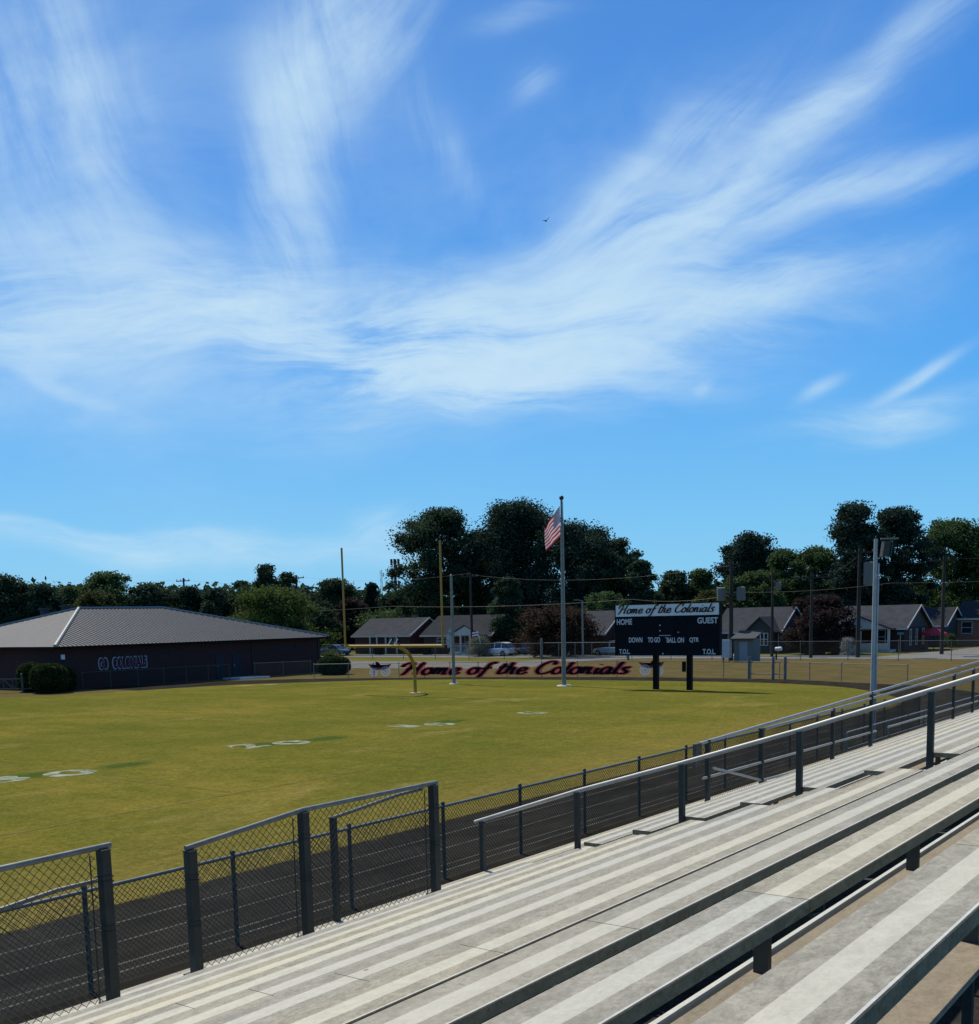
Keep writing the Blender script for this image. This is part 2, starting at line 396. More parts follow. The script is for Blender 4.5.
# ------------------------------------------------------------------ sky with cirrus, in a chart of the heavens
def build_world():
    w = bpy.data.worlds.new('World'); scene.world = w; w.use_nodes = True
    t = NT(w.node_tree); bg = t.n['Background']
    sky = t.new('ShaderNodeTexSky'); sky.sky_type = 'NISHITA'; sky.sun_disc = False
    sky.sun_elevation = SUN_EL; sky.sun_rotation = math.atan2(sunv.x, sunv.y)
    sky.altitude = 100; sky.air_density = 1.0; sky.dust_density = 0.55; sky.ozone_density = 2.2
    hs = t.new('ShaderNodeHueSaturation'); hs.inputs['Saturation'].default_value = 1.28; hs.inputs['Value'].default_value = 1.0
    hs.inputs['Hue'].default_value = 0.495
    t.link(sky.outputs[0], hs.inputs['Color'])
    d = t.new('ShaderNodeTexCoord').outputs['Generated']
    # gnomonic chart about a fixed direction of the sky above the end of the field
    az = math.atan2(-0.591, 0.796); el0 = R_(18)
    d0 = Vector((math.sin(az)*math.cos(el0), math.cos(az)*math.cos(el0), math.sin(el0)))
    e1 = Vector((math.cos(az), -math.sin(az), 0)); e2 = e1.cross(d0)
    if e2.z < 0: e2 = -e2
    dz = t.math('MAXIMUM', t.vmath('DOT_PRODUCT', d, tuple(d0)).outputs['Value'], 0.05)
    u = t.math('DIVIDE', t.vmath('DOT_PRODUCT', d, tuple(e1)).outputs['Value'], dz)
    v = t.math('DIVIDE', t.vmath('DOT_PRODUCT', d, tuple(e2)).outputs['Value'], dz)
    cb = t.new('ShaderNodeCombineXYZ'); t.link(u, cb.inputs[0]); t.link(v, cb.inputs[1]); uv = cb.outputs[0]
    def chart(x, y):
        r = Vector(ray(x, y)); k = r.dot(d0); return Vector((r.dot(e1)/k, r.dot(e2)/k))
    # warp
    nz = t.new('ShaderNodeTexNoise'); nz.inputs['Scale'].default_value = 3.2; nz.inputs['Detail'].default_value = 3; nz.inputs['Roughness'].default_value = 0.45
    t.link(uv, nz.inputs['Vector'])
    wv = t.vmath('SUBTRACT', nz.outputs['Color'], (0.5,0.5,0.5)).outputs[0]
    sc = t.new('ShaderNodeVectorMath', operation='SCALE'); t.link(wv, sc.inputs[0]); sc.inputs['Scale'].default_value = 0.12
    wuv = t.vmath('ADD', uv, sc.outputs[0]).outputs[0]
    wuv = t.map(wuv, scale=(1,1,0))
    total = None
    # centre x,y; end x,y of the half axis; half width px; strength; along-streak frequency
    strokes = [
        (230,315, 500,350, 40, 1.0), (60,318, 230,318, 40, 0.65), (540,345, 770,305, 46, 1.15), (430,330, 620,350, 50, 0.6), (450,388, 560,404, 17, 1.0), (500,378, 640,386, 18, 0.7), (620,372, 770,340, 16, 0.7), (320,352, 440,385, 16, 0.6),
        (745,308, 890,262, 20, 0.75), (640,250, 780,190, 42, 0.75), (650,165, 748,75, 24, 0.62), (830,78, 985,-30, 24, 0.5), (720,190, 830,95, 20, 0.45),
        (850,190, 985,150, 22, 0.42), (305,100, 280,290, 36, 0.75), (350,20, 395,-60, 40, 0.65), (100,60, 60,-80, 50, 0.26), (50,150, 100,300, 70, 0.34),
        (35,372, 90,392, 8, 0.4), (900,412, 985,400, 12, 0.7), (940,372, 985,350, 7, 0.6), (830,388, 850,376, 6, 0.35), (905,430, 985,418, 10, 0.35),
        (150,538, 420,545, 13, 0.5), (382,522, 410,515, 16, 0.5), (60,523, 220,528, 5, 0.4), (525,80, 545,70, 16, 0.3), (515,8, 560,0, 12, 0.35), (712,390,722,386,5,0.35),
        (430,130, 500,230, 18, 0.18), (470,330, 360,330, 60, 0.35),
    ]
    fields = []
    for an in (0.0, 0.42, 0.85, 1.75):
        mp = t.map(wuv, loc=(0,0,0), rot=(0,0,-an), scale=(1,1,1))
        mp = t.map(mp, loc=(an*11,an*5,0), scale=(2.2,12.0,1))
        fields.append((an, t.ramp(t.noise(mp, 1.7, 7, 0.64, 0.35), 0.30, 0.74)))
    for i, (x, y, ex, ey, hw, st) in enumerate(strokes):
        c0 = chart(x, y); ax = chart(ex, ey) - c0
        n_ = Vector((-(ey-y), ex-x)).normalized()*hw
        wd = (chart(x+n_.x, y+n_.y) - c0).length
        La = ax.length; ang = math.atan2(ax.y, ax.x)
        mp = t.map(wuv, loc=(c0.x, c0.y, 0), rot=(0,0,ang), scale=(La, wd, 1), typ='TEXTURE')
        r2 = t.vmath('DOT_PRODUCT', mp, mp).outputs['Value']
        g = t.math('EXPONENT', t.math('MULTIPLY', r2, -1.0))
        n1 = min(fields, key=lambda q: abs((q[0]-ang+math.pi/2) % math.pi - math.pi/2))[1]
        k = t.math('MULTIPLY', t.math('MULTIPLY', g, n1), st)
        total = k if total is None else t.math('ADD', total, k)
    veil = t.ramp(t.noise(t.map(uv, loc=(4,2,0), scale=(1.0,1.6,1)), 3.5, 5, 0.62, 0.8), 0.28, 0.75)
    # broad thin veil on the sunny side
    for (x, y, ex, ey, hw, st) in ((40,200,380,270,220,0.2), (250,330,700,330,80,0.2), (650,200,860,60,90,0.16)):
        c0 = chart(x, y); ax = chart(ex, ey)-c0; n_ = Vector((-(ey-y), ex-x)).normalized()*hw
        wd = (chart(x+n_.x, y+n_.y)-c0).length
        mp = t.map(wuv, loc=(c0.x, c0.y, 0), rot=(0,0,math.atan2(ax.y, ax.x)), scale=(ax.length, wd, 1), typ='TEXTURE')
        g = t.math('EXPONENT', t.math('MULTIPLY', t.vmath('DOT_PRODUCT', mp, mp).outputs['Value'], -1.0))
        g = t.math('MULTIPLY', g, veil)
        total = t.math('ADD', total, t.math('MULTIPLY', g, st))
    fine = t.ramp(t.noise(t.map(wuv, rot=(0,0,-0.5), scale=(0.5,1.4,1)), 9.0, 5, 0.66, 0.4), 0.2, 0.85)
    total = t.math('MULTIPLY', total, t.math('MULTIPLY_ADD', fine, 0.95, 0.48))
    fac = t.math('SUBTRACT', 1.0, t.math('EXPONENT', t.math('MULTIPLY', total, -2.4)))
    fac = t.math('MULTIPLY', fac, 0.98, clamp=True)
    # clear-sky colour by altitude and by distance from the sun, blended with the physical sky
    sx = t.new('ShaderNodeSeparateXYZ'); t.link(d, sx.inputs[0])
    cr = t.new('ShaderNodeValToRGB'); t.link(sx.outputs[2], cr.inputs[0]); el = cr.color_ramp
    K = 0.085; cols = ((0.0,(.25,.63,.91)),(0.07,(.19,.57,.93)),(0.2,(.097,.41,.92)),(0.36,(.046,.268,.80)),(0.50,(.038,.205,.66)),(0.68,(.075,.16,.38)),(1.0,(.09,.15,.29)))
    while len(el.elements) < len(cols): el.elements.new(0.5)
    for e_, (p_, c_) in zip(el.elements, cols): e_.position = p_; e_.color = (*c_, 1)
    gm = t.new('ShaderNodeVectorMath', operation='SCALE'); t.link(cr.outputs[0], gm.inputs[0]); gm.inputs['Scale'].default_value = 1/K
    sdot = t.vmath('DOT_PRODUCT', d, tuple(sunv)).outputs['Value']
    glow = t.math('POWER', t.math('MAXIMUM', sdot, 0.0), 4.0)
    gc = t.mix(t.math('MULTIPLY', glow, 0.42, clamp=True), gm.outputs[0], (3.6,6.6,10.8))
    base = t.mix(0.90, hs.outputs[0], gc)
    c = t.mix(fac, base, (6.7,9.1,10.9))
    t.link(c, bg.inputs['Color']); bg.inputs['Strength'].default_value = 0.085
build_world()

# ------------------------------------------------------------------ ground, field, track, streets
def sheet(pts, z):
    mb = MB(); mb.quad(*[(p[0], p[1], z) for p in pts]); return mb
struct('ground', sheet([(-2500,-2500),(2500,-2500),(2500,2500),(-2500,2500)], 0.0), M_dry)
inner = [(-15.4,-30),(-15.4,20),(-15.4,44),(-15.2,50),(-15.9,56),(-19.6,62.2),(-22.2,65),(-25.2,66.6),(-29.1,67.6),(-36.2,67.5),(-43.9,66.8),(-48.2,66.3),(-52,65.3),(-55.6,63.7),(-58.8,61.5),(-61.5,58.9),(-63.8,56.3),(-65.4,52.8),(-66.2,48.7),(-66.9,45.8),(-67.8,42.5),(-69.7,38.4),(-71,33),(-71,-30)]
outer = [(-11.4,-30),(-11.4,20),(-11.4,48),(-11.6,55),(-13.0,61),(-17.2,66.4),(-20.6,68.4),(-24,69.6),(-28.6,71.2),(-36.2,71.5),(-44.0,70.2),(-49.6,68.9),(-54,67.3),(-58,65.8),(-62,64.2),(-65.6,62.4),(-68.6,59.6),(-71,56.6),(-72,52.8),(-73,50.0),(-74.5,46.8),(-77.3,43.6),(-79,36),(-79,-30)]
def smooth(p, n=4):
    out = []
    for i in range(len(p)-1):
        p0 = Vector(p[max(i-1,0)]); p1 = Vector(p[i]); p2 = Vector(p[i+1]); p3 = Vector(p[min(i+2,len(p)-1)])
        for k in range(n):
            s = k/n
            out.append(0.5*((2*p1)+(p2-p0)*s+(2*p0-5*p1+4*p2-p3)*s*s+(3*p1-p0-3*p2+p3)*s**3))
    out.append(Vector(p[-1])); return out
si, sou = smooth(inner), smooth(outer)
mb = MB()
for a, b, c, d in zip(si, si[1:], sou[1:], sou): mb.quad((a.x,a.y,0.004),(b.x,b.y,0.004),(c.x,c.y,0.004),(d.x,d.y,0.004))
struct('running_track', mb, M_track)
mb = MB(); wob = random.Random(3)
edge = [(p.x+wob.uniform(-.05,.03), p.y, 0.008) for p in si]
mb.quad(*edge); struct('playing_field', mb, M_field)
mb = MB()
for X in (-14.42, -13.5, -12.58, -12.28):
    mb.quad((X-0.025,-30,0.008),(X+0.025,-30,0.008),(X+0.025,48,0.008),(X-0.025,48,0.008))
struct('track_lane_lines', mb, M_line)
mb = MB()
mb.quad((-23.2,-30,0.012),(-23.05,-30,0.012),(-22.6,50,0.012),(-22.72,50,0.012))
for y in (-5,10.4,19.4,28.4,36.4): mb.quad((-34.5,y-0.05,0.012),(-23.1,y-0.05,0.012),(-23.1,y+0.05,0.012),(-34.5,y+0.05,0.012))
struct('faded_field_lines', mb, M_fieldline)
# painted yard numbers, read from the stands (text x runs along +Y, text y along -X)
for (txt, y, X, wd) in (('3',16.9,-31.2,1.45),('0',18.75,-30.6,1.6),('2',26.6,-31.2,1.25),('0',28.15,-30.5,1.35),('1',35.2,-30.6,0.8),('0',36.3,-29.8,1.15),('G',42.5,-29.2,1.1)):
    me = text_mesh(txt, 2.0, thick=0.002, offset=0.07, width=wd, height=1.5)
    me.transform(Matrix.Translation((X+0.5, y, 0.0135)) @ Matrix.Rotation(R_(90), 4, 'Z')); me.materials.append(M_number)
    o = bpy.data.objects.new('yard_number', me); col.objects.link(o); o['kind'] = 'structure'
# street, side street, parking lot, drive, kerbs, lawns
mb = sheet([(-200,103.4),(60,103.4),(60,107.6),(-200,107.6)], 0.006); struct('street', mb, M_road)
mb = sheet([(-33.5,107.6),(-25.5,107.6),(-21,150),(-28,150)], 0.006); struct('side_street', mb, M_road)
mb = MB(); mb.box(-200,-33.6,107.6,107.8,0,0.12); mb.box(-25.4,60,107.6,107.8,0,0.12); struct('kerb', mb, M_conc)
mb = sheet([(-110,93),(-110,76),(-60.5,79.8),(-57.0,83.5),(-60.2,93.2)], 0.006); struct('parking_lot', mb, M_lot)
mb = sheet([(-66.5,93.2),(-60.2,93.2),(-55.9,103.4),(-64.4,103.4)], 0.009); struct('driveway', mb, M_lot)
mb = sheet([(-200,107.9),(-33.8,107.9),(-30,150),(-60,220),(-260,220)], 0.005); struct('lawn', mb, M_lawn)
mb = sheet([(-25,107.9),(60,107.9),(60,220),(-20,220)], 0.005); struct('lawn', mb, M_lawn)
mb = sheet([(-120,93.2),(-66.6,93.2),(-65,101.4),(-120,101.4)], 0.005); struct('verge', mb, M_lawn)
mb = sheet([(-50.5,112.5),(-48.6,107.9),(-46.9,107.9),(-47.4,113)], 0.009); struct('driveway', mb, M_conc)
# small concrete apron at the field-house opening
mb = MB(); mb.box(-72.0,-69.8,60.2,63.4,0,0.14); struct('concrete_apron', mb, M_conc)

# ------------------------------------------------------------------ bleachers
struct('gravel_bed', sheet([(-11.2,-30),(6,-30),(6,60),(-11.2,60)], 0.007), M_gravel)  # dark ground sheet added so the gaps under the stand look shaded
ROW, RISE = 0.675, 0.22
def row(k): return (-(-0.05+ROW*k), CAMZ-(0.527+RISE*k))            # rear edge X, top z of seat plank k
NR = 10
def plank(parent, x_rear, z, y0, y1, w=0.25, th=0.046, name='seat', j=0):
    """extruded aluminium plank: two ribbed bands with a smooth one between, rounded nosings"""
    j *= 0.0012
    x1 = x_rear; x0 = x_rear-w; e = 0.007
    prof = [(x1, z-th, 3), (x1, z-e*0.5, 3), (x1-e*0.5, z, 2), (x1-0.011, z, 0), (x1-0.083, z+0.0, 1), (x1-0.165, z, 0), (x0+e*0.8, z, 2), (x0, z-e, 3), (x0, z-th, 3)]
    mb = MB(); n = len(prof)
    for k in range(n):
        a, b = prof[k], prof[(k+1) % n]
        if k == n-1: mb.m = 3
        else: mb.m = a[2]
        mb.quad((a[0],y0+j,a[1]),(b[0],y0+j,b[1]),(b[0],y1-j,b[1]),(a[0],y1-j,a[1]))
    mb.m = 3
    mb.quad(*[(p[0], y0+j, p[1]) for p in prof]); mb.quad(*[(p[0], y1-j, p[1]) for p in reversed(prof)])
    return mb.build(name, [M_rib, M_smooth, M_edge, M_face], parent)
def footboard(parent, k, y0, y1):
    xr, zs = row(k); z = zs-0.50
    mb = MB(); xa = xr-0.743
    mb.box(xa-0.136, xa, y0, y1, z-0.008, z)
    o = mb.build('footboard', M_foot, parent)
    mb = MB(); mb.box(xa-0.188, xa-0.168, y0, y1, z-0.05, z+0.003); mb.build('nosing', M_edge, o)
    return o
def brackets(parent, k, ys):
    xr, zs = row(k)
    for y in ys:
        mb = MB()
        mb.box(xr-0.19, xr-0.135, y-0.015, y+0.015, zs-0.285, zs-0.046)
        mb.box(xr-0.235, xr-0.02, y-0.028, y+0.028, zs-0.06, zs-0.046)
        mb.box(xr-0.9, xr-0.02, y-0.024, y+0.024, zs-0.66, zs-0.58)
        mb.build('seat_bracket', M_dsteel, parent)
def legs(parent, ys):
    for y in ys:
        mb = MB()
        a = row(-0.2); b = row(NR+1.4)
        mb.tube([(a[0], y, a[1]-0.62), (b[0], y, b[1]-0.62)], 0.05, square=True)
        for k in (0, 3, 6, 9, 11):
            xr, zs = row(k); mb.box(xr-0.24, xr-0.16, y-0.04, y+0.04, 0, zs-0.62)
        mb.build('frame', M_dsteel, parent)
AY0, AY1 = 10.0, 11.25
near = thing('bleacher', 'nearest bleacher section of weathered aluminium planks filling the foreground', 'bleacher', (0,0,0), 'aluminium bleacher sections')
far = thing('bleacher', 'farther bleacher section of aluminium planks beyond the aisle and sloping handrail', 'bleacher', (0,0,0), 'aluminium bleacher sections')
footboard(near, 0, -2.5, AY0+0.6)
for k in range(1, NR+1):
    xr, zs = row(k)
    o1 = 0.06*math.sin(k*2.1)
    plank(near, xr, zs, -2.5, 3.6+o1, j=1); plank(near, xr, zs, 3.604+o1, AY0+0.03*math.sin(k), j=0)
    s = [AY1, 17.3+o1, 23.4-o1, 29.5+o1, 40.0]
    for a, b in zip(s, s[1:]): plank(far, xr, zs, a+0.002, b-0.002)
    if k < NR:
        footboard(near, k, -2.5, AY0+0.6); footboard(far, k, AY0+0.604, 40.0)
    brackets(near, k, [3.54-1.83*3+1.83*i for i in range(7)]); brackets(far, k, [AY1+0.3+2.2*i for i in range(7)])
# the flat front walkway
xr, zs = row(NR); WZ = 1.25; WX0 = -8.44
for parent, y0, y1 in ((near,-2.5,AY0+0.6),(far,AY0+0.604,40.0)):
    x = xr-0.16; i = 0
    while x-0.25 > WX0-0.02:
        ys = [y0, y0+(y1-y0)*0.31+0.4*math.sin(i), y0+(y1-y0)*0.66+0.5*math.cos(i), y1]
        for a, b in zip(ys, ys[1:]): plank(parent, x, WZ, a+0.002, b-0.002, name='walkway_plank')
        x -= 0.262; i += 1
    legs(parent, [y0+1.2+k*(y1-y0-2.0)/3 for k in range(4)] if parent is far else [-1.4, 0.2, 6.6, 9.8])
# aisle steps between the two sections
for k in range(2, NR+1):
    xr, zs = row(k)
    mb = MB(); mb.box(xr-0.02, xr+0.20, AY0+0.12, AY1-0.1, zs-0.22-0.03, zs-0.215); mb.build('aisle_step', M_foot, near)

# ------------------------------------------------------------------ chain-link mesh
def chain(mb, A, B, z0a, z1a, z0b, z1b, s=0.06, r=0.0022):
    """diagonal wires in the upright quad over A->B between two sloping edges"""
    A = Vector((A[0],A[1],0)); B = Vector((B[0],B[1],0)); L = (B-A).length; d = (B-A)/L; nrm = Vector((-d.y, d.x, 0))
    Hh = max(z1a-z0a, z1b-z0b)
    def lo(u): return z0a+(z0b-z0a)*u/L
    def hi(u): return z1a+(z1b-z1a)*u/L
    st = s*1.414
    for sg in (1, -1):
        n = int((L+Hh*1.6+2)/st)+2
        for i in range(-n, n+1):
            # line z = zc + sg*(u-u0)
            u0 = i*st
            pts = []
            base = min(z0a, z0b)
            us = []
            # clip line (u, base+sg*(u-u0)) against 0<=u<=L, lo<=z<=hi
            ta, tb = 0.0, L
            for (c0, c1, sign) in ((z0a, z0b, 1), (z1a, z1b, -1)):
                k = sg-(c1-c0)/L; q = base-sg*u0-c0     # f(u)=k*u+q ; need sign*f>=0
                if abs(k) < 1e-9:
                    if sign*q < 0: ta, tb = 1, 0
                    continue
                ur = -q/k
                if sign*k > 0: ta = max(ta, ur)
                else: tb = min(tb, ur)
            if tb-ta < 0.02: continue
            off = nrm*(r*sg)
            p = A+d*ta+off; q2 = A+d*tb+off
            mb.tube([(p.x,p.y,base+sg*(ta-u0)), (q2.x,q2.y,base+sg*(tb-u0))], r, n=3, cap=False)
    return mb

FX = -8.2
def V(x, y): return onX(x, y, FX)
def post_box(parent, x, y, z0, z1, w, mt=M_dsteel, name='post', caps=True):
    mb = MB(); mb.box(x-w/2, x+w/2, y-w/2, y+w/2, z0, z1)
    if caps: mb.box(x-w/2-0.006, x+w/2+0.006, y-w/2-0.006, y+w/2+0.006, z1, z1+0.008)
    o = mb.build(name, mt, parent)
    return o
def rail(parent, pts, r=0.024, mt=M_galv, name='rail'):
    return MB().tube(pts, r, n=10).build(name, mt, parent, smooth=True)
def collar(parent, x, y, z, w):
    mb = MB()
    for dz in (0, 0.045): mb.box(x-w/2-0.008, x+w/2+0.008, y-w/2-0.008, y+w/2+0.008, z+dz, z+dz+0.014)
    mb.build('tension_band', M_dsteel, parent)
def guard(label, posts, y_extra, group):
    """front guard panel: square posts at (y, top z), sloping top rails, chain link"""
    g = thing('guard_fence', label, 'guard fence', (0,0,0), group)
    for (y, z) in posts:
        post_box(g, FX, y, WZ, z, 0.088)
        mb = MB(); mb.box(FX-0.09, FX+0.09, y-0.09, y+0.09, WZ, WZ+0.012); mb.build('base_plate', M_dsteel, g)
        for zz in (z-0.28, z-0.72): collar(g, FX, y, zz, 0.088)
    ends = posts[:]
    if y_extra: ends = [y_extra]+ends
    for (ya, za), (yb, zb) in zip(ends, ends[1:]):
        rail(g, [(FX-0.01, ya-(0.04 if (ya,za)==ends[0] else 0), za+0.03), (FX-0.01, yb+(0.08 if (yb,zb)==ends[-1] else 0), zb+0.03)], 0.026, M_galv, 'top_rail')
        mb = chain(MB(), (FX-0.05, ya+0.05), (FX-0.05, yb-0.05), WZ+0.015, za-0.01, WZ+0.015, zb-0.01, 0.06, 0.0036)
        mb.build('chain_mesh', M_wire, g)
        for yy in (ya+0.1, yb-0.1):
            MB().tube([(FX-0.05, yy, WZ+0.02), (FX-0.05, yy, (za if yy < (ya+yb)/2 else zb)-0.04)], 0.006, 6).build('tension_bar', M_dsteel, g)
    return g
p1, p2, p3, p4 = V(103,850), V(190,851), V(303,813), V(433,786)
q0 = V(0,873)
slope = (p1.z-q0.z)/(p1.y-q0.y)
ga = guard('chain-link guard panel at the left edge of the bleacher walkway ending at the gap', [(1.6, p1.z-slope*(p1.y-1.6)), (3.9, p1.z-slope*(p1.y-3.9)), (p1.y, p1.z)], None, 'walkway guard fences')
gb = guard('chain-link guard fence with three square posts and stepped top rail right of the gap', [(p2.y, p2.z), (p3.y, p3.z), (p4.y, p4.z)], None, 'walkway guard fences')
# stair handrails behind the panels
for (g_, a, b, base) in ((gb, (333,818), (398,795), (334,927)),):
    X = FX-0.18
    A = onX(*a, X); B = onX(*b, X); 
    h = thing('stair_handrail', 'short sloping handrail on a post behind the right chain-link guard panel', 'handrail', (0,0,0), 'stair handrails')
    post_box(h, X, A.y, WZ, A.z, 0.06, name='post'); rail(h, [tuple(A+Vector((0,-0.03,0.0))), tuple((A+B)/2), tuple(B), tuple(B+Vector((0.07,0.35,0.03)))], 0.02)
X = FX-0.18
A = onX(-30,920,X); B = onX(58,890,X)
h = thing('stair_handrail', 'short sloping handrail behind the leftmost chain-link guard panel', 'handrail', (0,0,0), 'stair handrails')
post_box(h, X, A.y, WZ, A.z, 0.06); rail(h, [tuple(A), tuple(B), tuple(B+Vector((0.06,0.45,0.02)))], 0.02)

# aisle handrail climbing the stand
h = thing('aisle_handrail', 'bare sloping handrail on five square posts climbing the aisle between the seat sections', 'handrail')
tops = []
for (tx, ty, X) in ((482,820,-8.2),(577,791,-6.95),(682,763,-5.58),(800,730,-4.24),(932,690,-2.93)):
    T = onX(tx, ty, X); T.y = AY1-0.04; r = ray(tx, ty); t_ = (AY1-0.04)/r[1]
    T = Vector((t_*r[0], AY1-0.04, CAMZ+t_*r[2])); tops.append(T)
    kk = (-T.x+0.05)/ROW; zb = max(WZ, CAMZ-(0.527+RISE*kk)-0.5)
    post_box(h, T.x, T.y, zb, T.z-0.03, 0.058)
d_ = (tops[-1]-tops[-2]).normalized()
rail(h, [tuple(tops[0]+(tops[0]-tops[1]).normalized()*0.12)]+[tuple(p) for p in tops]+[tuple(tops[-1]+d_*1.6)], 0.027, M_railtop)

# far guard along the walkway of the second section and the ramp rails
g = thing('guard_fence', 'long chain-link guard fence with twin top rails along the far walkway', 'guard fence', (0,0,0), 'walkway guard fences')
A0, A1 = V(699,744), V(979,661.5); B0, B1 = V(765,729), V(979,667.5)
dA = (A1-A0)/(A1.y-A0.y); dB = (B1-B0)/(B1.y-B0.y)
def lineA(y): return A0+dA*(y-A0.y)
def lineB(y): return B0+dB*(y-B0.y)
YE = 40.0
rail(g, [tuple(lineA(A0.y)), tuple(lineA(YE))], 0.03, M_railtop, 'top_rail')
rail(g, [tuple(lineB(B0.y)), tuple(lineB(YE))], 0.028, M_railtop, 'lower_rail')
M0, M1 = V(703,778), V(888,727)
for (a, b) in ((V(703,778.5), V(876,731)), (V(888,727), V(978,701)), (V(763,780), V(979,725))):
    rail(g, [tuple(a), tuple(b)], 0.024, M_railtop, 'mid_rail')
for (x, fn) in ((708,lineA),(762,lineB),(833,lineB),(871,lineA),(953,lineB),(972,lineB)):
    y = V(x, 720).y; 
    if y > YE: continue
    post_box(g, FX, y, WZ, fn(y).z+0.02, 0.075)
    collar(g, FX, y, fn(y).z-0.2, 0.075)
mb = chain(MB(), (FX-0.045, A0.y+0.2), (FX-0.045, YE), WZ+0.02, lineA(A0.y+0.2).z, WZ+0.02, lineA(YE).z, 0.075, 0.0028)
mb.build('chain_mesh', M_wire, g)
MB().tube([tuple(V(713,768)), tuple(V(741,775)), tuple(V(771,783))], 0.022, 8).build('brace', M_railtop, g, smooth=True)
mb = MB(); P = V(697,760)
mb.box(FX-0.03, FX+0.03, P.y-0.1, P.y+0.12, P.z-0.12, P.z+0.28); mb.build('gate_slat', M_post, g)
# lower ramp rail between the walkway and the track fence
RX = -9.7
g = thing('ramp_handrail', 'low double pipe handrail of the ramp seen through the far guard fence', 'handrail')
a0, a1 = onX(847,732.5,RX), onX(979,695.5,RX)
rail(g, [tuple(a0), tuple(a1)], 0.024, M_railtop); rail(g, [tuple(a0-Vector((0,0,0.45))), tuple(a1-Vector((0,0,0.45)))], 0.022, M_galv, 'lower_rail')
for k in range(5):
    p = a0.lerp(a1, k/4); post_box(g, p.x, p.y, 0, p.z-0.02, 0.055, M_galv)

# ------------------------------------------------------------------ fences round the track
def fence(label, pts, h, post_d, s, r, group=None, wmat=M_fwire, pmat=M_galv, pr=0.03, cat='fence', name='chain_link_fence', topr=0.022, ph=0.0, rmat=None):
    f = thing(name, label, cat, (0,0,0), group)
    pts = [Vector((p[0], p[1])) for p in pts]
    cm = MB()
    for a, b in zip(pts, pts[1:]):
        chain(cm, (a.x,a.y,0), (b.x,b.y,0), 0.03, h-0.02, 0.03, h-0.02, s, r)
    cm.build('chain_mesh', wmat, f)
    MB().tube([(p.x,p.y,h) for p in pts], topr, 8).build('top_rail', rmat or pmat, f, smooth=True)
    # posts evenly along the run
    for a, b in zip(pts, pts[1:]):
        n = max(1, round((b-a).length/post_d))
        for k in range(n+(1 if b is pts[-1] else 0)):
            p = a.lerp(b, k/n)
            MB().tube([(p.x,p.y,0),(p.x,p.y,h+0.04+ph)], pr, 8).sphere((p.x,p.y,h+0.05+ph), pr*1.25, 8, 5).build('post', pmat, f, smooth=True)
    return f
fence('long chain-link fence between the bleachers and the near side of the running track', [(-11.9,-1.75),(-11.9,24.0),(-11.9,44)], 1.29, 2.341, 0.056, 0.005, 'chain-link fences', M_wire, M_post, 0.032, topr=0.026, rmat=M_galv)  # top rail coloured lighter than the posts to carry its sunlit highlight
bf = [(-19.3,68.6),(-23.8,70.0),(-28.6,71.7),(-33.0,72.4),(-38,72.0),(-44.0,70.6),(-49.6,69.3),(-54,67.8),(-58,66.3),(-62.0,64.7),(-64.6,63.4)]
fence('low chain-link fence carrying the lettering behind the end of the track', bf, 1.15, 2.6, 0.16, 0.004, 'chain-link fences')
fence('low chain-link fence in front of the field-house brick wall, left of its opening', [(-72.2,47.3),(-71.5,54),(-70.9,60.0)], 1.25, 2.4, 0.16, 0.004, 'chain-link fences', M_wire, M_post)
fence('short chain-link fence in front of the field-house wall, right of its opening', [(-70.3,62.2),(-68.4,66.8)], 1.25, 2.3, 0.16, 0.004, 'chain-link fences', M_wire, M_post)
fence('tall chain-link fence along the grass verge beside the street', [(-105,98.6),(-66,98.6)], 1.75, 4.6, 0.2, 0.0045, 'chain-link fences', M_fwire, M_grey, 0.035)
fence('tall chain-link fence in front of the brick houses right of the driveway', [(-55.5,99.6),(-20,99.6)], 1.75, 4.6, 0.2, 0.0045, 'chain-link fences', M_fwire, M_grey, 0.035)
g = thing('gate', 'wide rolling chain-link gate with heavy end posts across the driveway', 'gate')
for x in (-66.2,-55.6):
    MB().tube([(x,99.0,0),(x,99.0,2.3)], 0.13, 10).build('gate_post', M_grey, g, smooth=True)
mb = MB()
for z in (0.25,1.8): mb.tube([(-66,98.9,z),(-55.7,98.9,z)], 0.035, 6)
for k in range(6): mb.tube([(-66+k*2.05,98.9,0.25),(-66+k*2.05,98.9,1.8)], 0.03, 6)
mb.build('gate_frame', M_galv, g); chain(MB(), (-66,98.9,0), (-55.7,98.9,0), 0.25, 1.8, 0.25, 1.8, 0.2, 0.004).build('chain_mesh', M_fwire, g)
# pedestrian gate in the track fence right of the scoreboard
g = thing('gate', 'small pedestrian gate of three thick posts in the low fence right of the scoreboard', 'gate')
for x in (751,775,787):
    P = onY(x, 680, 71.7)
    MB().tube([(P.x,P.y-0.35,0),(P.x,P.y-0.35,1.5)], 0.1, 10).build('gate_post', M_grey, g, smooth=True)
a = onY(751,680,71.7); b = onY(787,680,71.7)
mb = MB()
for z in (0.35,1.15): mb.tube([(a.x,a.y-0.35,z),(b.x,b.y-0.35,z)], 0.035, 6)
mb.build('gate_bar', M_galv, g)
